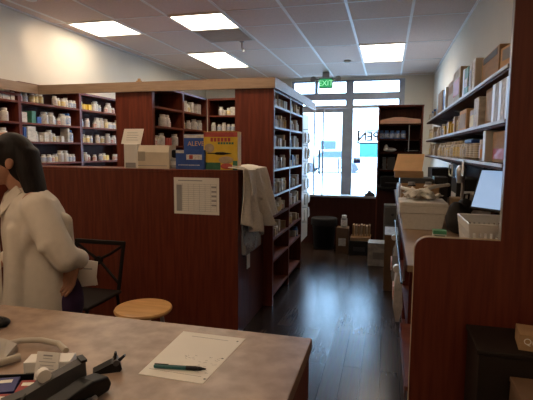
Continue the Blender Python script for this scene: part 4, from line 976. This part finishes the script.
# ---------------------------------------------------------------- things on the worktop
ZW = 0.956
fm = thing('foam_cooler', 'big white foam box on the right-hand worktop', 'foam box', (0.225, 3.12, ZW))
q = MB(); q.loft([[(sx*a, sy*b, z) for sx, sy in ((-1, -1), (1, -1), (1, 1), (-1, 1))] for z, a, b in ((0, 0.115, 0.12), (0.10, 0.130, 0.135), (0.105, 0.138, 0.143), (0.145, 0.140, 0.145))]); q.build('tub_body', 'foam', fm)
q = MB(); q.box(-0.143, 0.143, -0.148, 0.148, 0.146, 0.172, 0.006); q.build('lid', 'foam', fm)
pz = thing('paper_heap', 'heap of crumpled white papers and pouches on the lid of the foam box', 'papers', (0.25, 3.18, ZW+0.173))
rnd = random.Random(11)
for k in range(6):
    q = MB(); n = 8; g_ = []
    for j in range(n+1): g_.append([q.bm.verts.new(((i/n-0.5)*0.15, (j/n-0.5)*0.10, 0.012*math.sin(i*1.1+k)+0.010*math.cos(j*1.3+k*2)+0.012)) for i in range(n+1)])
    for j in range(n):
        for i in range(n): q.bm.faces.new((g_[j][i], g_[j][i+1], g_[j+1][i+1], g_[j+1][i]))
    o = q.build('crumpled_sheet', 'paper' if k % 2 else 'carton_white', pz, True)
    o.location = (rnd.uniform(-0.08, 0.09), rnd.uniform(-0.07, 0.08), 0.003+0.009*k); o.rotation_euler = (rnd.uniform(-0.15, 0.15), rnd.uniform(-0.15, 0.15), rnd.uniform(0, 3))
    md = o.modifiers.new('t', 'SOLIDIFY'); md.thickness = 0.002
for i, (a, b, l) in enumerate((((0.10, 3.30, ZW+0.235), (0.26, 3.02, ZW+0.200), 'white plastic strip lying across the papers, left one'), ((0.20, 3.10, ZW+0.225), (0.40, 3.30, ZW+0.262), 'white plastic strip lying across the papers, right one'))):
    t = thing('plastic_strip', l, 'strip', (0, 0, 0)); a, b = Vector(a), Vector(b)
    MB().tube([a, a.lerp(b, 0.5)+Vector((0, 0, 0.012)), b], [0.011, 0.013, 0.010], 8).build('strip', 'white_plastic', t, True)
    MB().ball(b, (0.016, 0.016, 0.012)).build('end_knob', 'white_plastic', t, True)
ob = thing('open_carton', 'open brown cardboard box behind the foam box on the worktop', 'box', (0.235, 3.62, ZW))
q = MB(); q.box(-0.13, 0.13, -0.15, 0.15, 0, 0.006); q.box(-0.13, -0.125, -0.15, 0.15, 0.006, 0.235); q.box(0.125, 0.13, -0.15, 0.15, 0.006, 0.235); q.box(-0.125, 0.125, -0.15, -0.145, 0.006, 0.235); q.box(-0.125, 0.125, 0.145, 0.15, 0.006, 0.235)
q.build('box_body', 'cardboard', ob)
MB().box(-0.150, -0.146, -0.15, -0.05, 0.02, 0.24).build('white_flap', 'white_plastic', ob)
for i, (x, y, m, r, l) in enumerate(((0.18, 3.55, 'black', 0.05, 'dark round bottle lying in the open brown box'), (0.30, 3.60, 'white_plastic', 0.045, 'white round bottle lying in the open brown box'))):
    t = thing('packed_bottle', l, 'bottle', (x, y, ZW+0.15)); MB().lathe([(r*0.6, -0.02), (r, 0.0), (r, 0.06), (r*0.5, 0.09)], n=16).build('bottle_body', m, t, True); MB().lathe([(r*0.5, 0.091), (r*0.5, 0.11)], n=16).build('cap', 'grey', t, True)
    MB().box(-r*0.7, r*0.7, -r*0.7, r*0.7, -0.142, -0.021).build('wrapping', 'paper', t)
# printer further away carrying the tan box
pr = thing('label_printer', 'grey printer on the far worktop under the tan open box', 'printer', (0.27, 4.60, ZW))
MB().box(-0.17, 0.17, -0.20, 0.20, 0, 0.17, 0.012).build('housing', 'grey', pr)
MB().box(-0.15, 0.15, -0.17, 0.17, 0.171, 0.235, 0.012).build('upper_housing', 'dark_grey', pr)
MB().box(-0.12, 0.12, -0.24, -0.201, 0.05, 0.06).build('paper_tray', 'carton_white', pr)
tb = thing('open_carton', 'tan box with a raised bright flap on top of the far printer', 'box', (0.20, 4.62, ZW+0.236))
MB().box(-0.13, 0.13, -0.11, 0.11, 0, 0.06, 0.002).build('box_body', 'cardboard', tb)
q = MB(); q.prism([(-0.14, 0.0), (-0.10, 0.34), (0.155, 0.34), (0.115, 0.0)], 'Y', -0.003, 0.003); o = q.build('flap', 'flap_tan', tb); o.location = (0, -0.10, 0.062); o.rotation_euler = (-1.1, 0, 0)
for i, (x, y, w, d, h, m, l) in enumerate(((0.22, 4.22, 0.14, 0.10, 0.13, 'carton_white', 'white carton in front of the far printer'), (0.36, 4.15, 0.08, 0.10, 0.16, 'carton_grey', 'grey carton right of the white one before the printer'), (0.20, 4.02, 0.16, 0.10, 0.09, 'carton_tan', 'low tan carton on the worktop before the white carton'))):
    box_thing('storage_box', l, 'box', x-w/2, x+w/2, y-d/2, y+d/2, ZW, h, m, (0.2, 0.6), 'label_white')
# dark bag, green box, basket, screen, desk lamp arm
bg = thing('black_bag', 'crumpled black bag on the worktop between the foam box and the basket', 'bag', (0.42, 2.90, ZW))
q = MB(); q.ball((0, 0, 0.09), (0.075, 0.11, 0.09)); q.ball((0.04, 0.05, 0.16), (0.05, 0.06, 0.05)); q.ball((-0.02, -0.04, 0.13), (0.05, 0.05, 0.07)); o = remeshed(q, 'bag_body', 'black_matte', bg, 0.012, 3)
MB().tube([(0.02, 0.0, 0.17), (0.03, 0.02, 0.235), (0.06, 0.06, 0.235), (0.06, 0.08, 0.17)], 0.006).build('handle', 'black', bg, True)
gb = thing('small_carton', 'small green and white carton beside the rounded corner of the panel', 'carton', (0.275, 2.52, ZW))
MB().box(-0.032, 0.032, -0.03, 0.03, 0, 0.062, 0.001).build('box_body', 'label_white', gb); MB().box(-0.0325, 0.0325, -0.0315, 0.0315, 0.063, 0.082, 0.001).build('green_lid', 'green_plastic', gb)
MB().box(-0.026, 0.026, -0.0315, -0.0302, 0.03, 0.058).build('green_label', 'carton_green', gb)
bk = thing('plastic_basket', 'white slotted plastic basket in front of the bluish screen', 'basket', (0.455, 2.275, ZW))
def basket():
    W0, D0, W1, D1, H = 0.085, 0.14, 0.105, 0.165, 0.178
    q = MB(); q.box(-W0, W0, -D0, D0, 0, 0.004)
    def wall(p0, p1, r0, r1, n):
        p0, p1, r0, r1 = map(Vector, (p0, p1, r0, r1))
        for k in range(n):
            a = k/n; b_ = (k+0.55)/n
            A, B = p0.lerp(p1, a), p0.lerp(p1, b_); Cc, Dd = r0.lerp(r1, b_), r0.lerp(r1, a)
            nrm = (B-A).cross(Dd-A).normalized()*0.003
            vs = [q.bm.verts.new(v) for v in (A, B, Cc, Dd, A+nrm, B+nrm, Cc+nrm, Dd+nrm)]
            for f_ in ((0, 1, 2, 3), (7, 6, 5, 4), (0, 4, 5, 1), (1, 5, 6, 2), (2, 6, 7, 3), (3, 7, 4, 0)): q.bm.faces.new([vs[i] for i in f_])
        for t_ in (0.0, 0.42, 0.80):
            hh = 0.16 if t_ < 0.8 else 0.2
            A, B = p0.lerp(r0, t_), p1.lerp(r1, t_); Cc, Dd = p1.lerp(r1, t_+hh), p0.lerp(r0, t_+hh); nrm = (B-A).cross(Dd-A).normalized()*0.0035
            vs = [q.bm.verts.new(v) for v in (A, B, Cc, Dd, A+nrm, B+nrm, Cc+nrm, Dd+nrm)]
            for f_ in ((0, 1, 2, 3), (7, 6, 5, 4), (0, 4, 5, 1), (1, 5, 6, 2), (2, 6, 7, 3), (3, 7, 4, 0)): q.bm.faces.new([vs[i] for i in f_])
    c0 = [(-W0, -D0, 0), (W0, -D0, 0), (W0, D0, 0), (-W0, D0, 0)]; c1 = [(-W1, -D1, H), (W1, -D1, H), (W1, D1, H), (-W1, D1, H)]
    for k in range(4): wall(c0[k], c0[(k+1) % 4], c1[k], c1[(k+1) % 4], 9 if k % 2 == 0 else 13)
    q.build('basket_body', 'white_plastic', bk)
    q = MB(); q.tube([(c[0], c[1], c[2]) for c in c1+[c1[0]]], 0.005, 6); q.build('rim', 'white_plastic', bk)
basket()
t = thing('folded_cloth', 'cream cloth bundled inside the white slotted basket', 'cloth', (0.455, 2.275, ZW+0.006)); q = MB(); q.ball((0, 0, 0.05), (0.07, 0.115, 0.05)); q.ball((-0.01, 0.04, 0.08), (0.05, 0.06, 0.04)); remeshed(q, 'cloth_body', 'knit', t, 0.01, 3)
mn = thing('tilted_monitor', 'black framed monitor with a bright bluish screen leaning above the basket', 'monitor', (0.435, 2.62, ZW+0.185), math.radians(42))
lean = math.radians(20)
fr_ = MB().box(-0.012, 0.012, -0.34, 0.0, 0, 0.225, 0.004).build('frame', 'black', mn); fr_.rotation_euler = (0, lean, 0)
MB().box(-0.0145, -0.0125, -0.328, -0.012, 0.012, 0.213).build('screen', 'screen', fr_)
q = MB(); q.box(0.02, 0.12, -0.24, -0.10, -0.184, -0.170, 0.004); q.tube([(0.07, -0.17, -0.175), (0.065, -0.17, 0.12)], 0.014); q.build('stand', 'black', mn)
la = thing('clamp_arm', 'chrome clamp arm standing among the clutter under the bottom wall shelf', 'arm', (0.47, 3.15, ZW))
MB().lathe([(0.05, 0), (0.05, 0.012), (0.02, 0.018)], n=18).build('base', 'black', la, True)
MB().tube([(0, 0, 0.015), (0, 0, 0.30), (-0.02, -0.04, 0.34)], 0.010).build('post', 'steel', la, True)
MB().lathe([(0.022, -0.04), (0.030, 0.0), (0.030, 0.05), (0.018, 0.07)], (-0.02, -0.04, 0.33), 16).build('clamp_head', 'steel', la, True)
for i, (x, y, w, d, h, m, l) in enumerate(((0.60, 3.45, 0.16, 0.25, 0.20, 'carton_grey', 'grey box at the back of the worktop under the shelves'), (0.60, 3.85, 0.18, 0.30, 0.28, 'black_matte', 'black case at the back of the worktop beside the grey box'), (0.50, 4.75, 0.12, 0.25, 0.24, 'dark_grey', 'dark box right of the far printer'), (0.56, 5.4, 0.2, 0.5, 0.3, 'black_matte', 'large black case at the far end of the worktop'), (0.48, 3.50, 0.07, 0.14, 0.16, 'cardboard', 'narrow brown carton before the grey box at the back'))):
    box_thing('storage_box', l, 'box', x-w/2, x+w/2, y-d/2, y+d/2, ZW, h, m, (0.3, 0.6), 'label_white')
t = thing('coiled_cable', 'white coiled cable hanging under the bottom wall shelf', 'cable', (0.47, 3.75, 1.30)); q = MB(); q.tube([(0.0, 0.09*math.cos(a), 0.05*math.sin(a)+0.01*math.sin(3*a)) for a in [2*PI*k/24 for k in range(25)]], 0.006, 8); q.build('loop', 'white_plastic', t, True)
MB().tube([(0, 0, 0.055), (0, 0, 0.074)], 0.002, 6).build('hook', 'steel', t, True)

# ---------------------------------------------------------------- dark cabinet at the far end of the aisle
hu = thing('display_hutch', 'tall cherry hutch with open shelves at the far right end of the aisle', 'hutch', (0.155, 6.5, 0))
MB().box(-0.29, -0.27, 0.0, 0.35, 0, 2.02).build('side_panel', 'cherry', hu); MB().box(0.27, 0.29, 0.0, 0.35, 0, 2.02).build('side_panel', 'cherry', hu)
MB().box(-0.27, 0.27, 0.338, 0.35, 0, 2.02).build('back_panel', 'cherry_dark', hu); MB().box(-0.295, 0.295, -0.01, 0.35, 2.02, 2.045).build('top_panel', 'cherry', hu)
MB().box(-0.27, 0.27, 0.30, 0.337, 1.82, 2.02).build('header_panel', 'cherry', hu)
for z in (1.80, 1.60, 1.42, 1.18): MB().box(-0.27, 0.27, 0.0, 0.337, z-0.02, z).build('shelf', 'cherry_dark', hu)
MB().box(-0.27, 0.27, -0.15, 0.337, 0.93, 0.955).build('desk_top', 'black_matte', hu)
MB().box(-0.27, 0.27, 0.0, 0.337, 0.0, 0.90).build('lower_panel', 'cherry_dark', hu)
q = MB().tube([(0.115, 0.0, 1.43), (0.115, 0.0, 1.78)], 0.006, 8).build('shelf_post', 'steel', hu)
t = thing('peach_banner', 'pale peach arched card across the top shelf of the cherry hutch', 'card', (0.155, 6.49, 1.801))
q = MB(); q.prism([(-0.26, 0), (-0.265, 0.045), (-0.2, 0.06), (-0.08, 0.085), (0.02, 0.085), (0.16, 0.065), (0.26, 0.055), (0.26, 0)], 'Y', -0.006, 0.006); q.build('card', 'peach', t)
q = MB(); q.box(-0.2, 0.1, -0.0075, -0.0062, 0.02, 0.024); q.build('printed_line', 'carton_tan', t)
for k in range(5): put_bottle(BL[0], 'medicine_bottle', -0.09+0.072*k, 6.56, 1.601, 'dark blue bottle in the row on the second shelf of the cherry hutch', 'blue bottles on the cherry hutch')
t = thing('black_tray', 'flat black tray on the third shelf of the cherry hutch', 'tray', (0.33, 6.63, 1.421)); MB().box(-0.10, 0.09, -0.10, 0.10, 0, 0.05, 0.012).build('tray_body', 'black', t); MB().box(-0.08, 0.07, -0.105, -0.101, 0.015, 0.025).build('front_label', 'grey', t)
t = thing('white_packet', 'crumpled white packet on the third shelf of the cherry hutch', 'packet', (0.03, 6.56, 1.421)); q = MB(); q.ball((0, 0, 0.03), (0.09, 0.05, 0.03)); q.ball((-0.05, 0, 0.06), (0.03, 0.03, 0.045)); remeshed(q, 'packet_body', 'carton_grey', t, 0.01, 1)
t = thing('desk_printer', 'black printer on the desk top of the cherry hutch', 'printer', (0.12, 6.52, 0.956)); MB().box(-0.20, 0.20, -0.14, 0.2, 0, 0.14, 0.015).build('housing', 'black', t); MB().box(-0.14, 0.14, -0.145, -0.1405, 0.05, 0.06).build('output_slot', 'dark_grey', t)
for x, y, l, w in ((-0.04, 6.60, 'dark binder standing on the fourth shelf of the cherry hutch', 0.05), (0.05, 6.60, 'wide dark file box on the fourth shelf of the cherry hutch', 0.1)):
    box_thing('file_box', l, 'file box', x-w/2, x+w/2, y-0.1, y+0.1, 1.181, 0.17, 'dark_grey', (0.3, 0.5), 'label_white')

fc = thing('filing_cabinet', 'grey three drawer filing cabinet at the far end of the aisle', 'filing cabinet', (0.06, 6.12, 0))
MB().box(-0.08, 0.14, -0.02, 0.20, 0, 0.74, 0.004).build('cabinet_body', 'grey_dim', fc)
for z in (0.03, 0.27, 0.50):
    dw = MB().box(-0.072, 0.132, -0.034, -0.0205, z, z+0.215, 0.003).build('drawer', 'grey_dim', fc)
    MB().lathe([(0.018, -0.038), (0.018, -0.0345)], (0.03, 0, z+0.12), 16, 'Y').build('drawer_pull', 'dark_grey', dw, True)
def carton(name, label, x0, x1, y0, y1, z, h, m, cat='box', flap=None, mark=None):
    t = thing(name, label, cat, ((x0+x1)/2, (y0+y1)/2, z)); w, d = (x1-x0)/2, (y1-y0)/2
    MB().box(-w, w, -d, d, 0, h, 0.003).build('box_body', m, t)
    if flap: MB().box(-w, w, -d, d, h+0.0005, h+0.008, 0.002).build('lid', flap, t)
    if mark: MB().box(-w*0.6, w*0.6, -d-0.0015, -d-0.0003, h*0.3, h*0.6).build('printed_panel', mark, t)
    return t
carton('shipping_box', 'wide grey box on the floor at the end of the aisle by the filing cabinet', -0.20, 0.12, 5.82, 6.06, 0, 0.29, 'carton_grey', mark='grey')
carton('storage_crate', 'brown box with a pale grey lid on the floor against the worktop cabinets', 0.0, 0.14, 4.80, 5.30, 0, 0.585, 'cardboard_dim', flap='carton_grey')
# bin and boxes before the glass screen
bn = thing('waste_bin', 'round black waste bin on the floor left of the cartons below the glass screen', 'bin', (-0.87, 6.72, 0))
MB().lathe([(0.14, 0), (0.15, 0.01), (0.175, 0.40), (0.185, 0.41), (0.185, 0.43), (0.17, 0.43), (0.16, 0.40), (0.13, 0.02)], n=28).build('bin_body', 'black', bn, True)
q = MB(); q.lathe([(0.192, 0.35), (0.195, 0.36), (0.192, 0.44), (0.18, 0.452), (0.165, 0.44)], n=28); q.build('bin_liner', 'black_matte', bn, True)
carton('shipping_box', 'low black crate on the floor in front of the glass screen', -0.47, -0.20, 6.34, 6.60, 0, 0.20, 'black_matte', mark='dark_grey')
carton('shipping_box', 'brown carton stacked on the low black crate', -0.46, -0.19, 6.36, 6.58, 0.202, 0.05, 'cardboard')
t = thing('file_rack', 'orange brown rack of papers stacked on the brown carton', 'file rack', (-0.315, 6.48, 0.254))
MB().box(-0.13, 0.13, -0.08, 0.08, 0, 0.012, 0.002).build('tray', 'cardboard_pale', t)
for k in range(7): MB().box(-0.12+0.036*k, -0.12+0.036*k+0.024, -0.07, 0.07, 0.0125, 0.16-0.006*(k % 3)).build('folder', 'carton_tan' if k % 2 else 'cardboard', t)
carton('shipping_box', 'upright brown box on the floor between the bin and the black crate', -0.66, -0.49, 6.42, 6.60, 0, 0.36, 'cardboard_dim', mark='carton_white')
t = put_bottle(bottle_kind(0.045, 0.17, 'grey', 'white_plastic', 'label_white'), 'cleaning_bottle', -0.56, 6.51, 0.361, 'grey bottle with white label on the upright brown box', None)

# ---------------------------------------------------------------- lower right corner
db = thing('dark_box', 'large dark box standing at the lower right before the cherry panel', 'box', (0.62, 1.83, 0))
MB().box(-0.28, 0.30, -0.115, 0.13, 0, 0.725, 0.004).build('box_body', 'box_brown', db)
MB().box(-0.287, 0.305, -0.122, 0.137, 0.726, 0.745, 0.004).build('lid', 'box_brown', db)
kb_ = thing('kraft_box', 'small kraft brown box with white script resting on the dark box', 'box', (0.555, 1.79, 0.746), math.radians(-8))
MB().box(-0.075, 0.10, -0.055, 0.06, 0, 0.058, 0.002).build('box_body', 'cardboard', kb_)
text_part('lettering', 'Qu', 0.032, (-0.040, -0.0565, 0.034), (PI/2, 0, 0), 'paper', kb_)
lb = thing('shipping_box', 'dim brown cardboard box on the floor at the bottom right corner', 'box', (0.625, 1.58, 0))
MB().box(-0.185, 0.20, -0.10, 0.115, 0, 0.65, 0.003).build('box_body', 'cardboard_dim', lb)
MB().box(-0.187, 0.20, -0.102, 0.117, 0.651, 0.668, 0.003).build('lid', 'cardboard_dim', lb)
MB().box(-0.12, 0.2, -0.1035, -0.1025, 0.45, 0.58).build('printed_panel', 'cardboard', lb)
# warm wall washer lamp over the dispensary corner (its glow shows on the left wall)
wl = thing('wall_washer_lamp', 'small warm ceiling spot lamp by the left wall', 'lamp', (-3.2, 3.70, ZC))
MB().lathe([(0.05, 0), (0.05, -0.03), (0.04, -0.035)], n=20).build('housing', 'grid', wl, True)
lo = light('wall_washer_bulb', 'SPOT', (-3.2, 3.70, 2.77), 18, (1.0, 0.70, 0.46), spot_size=1.0, spot_blend=1.0, shadow_soft_size=0.05)
lo.rotation_euler = (Vector((-3.64, 4.62, 2.40)) - Vector((-3.2, 3.70, 2.77))).to_track_quat('-Z', 'Y').to_euler()
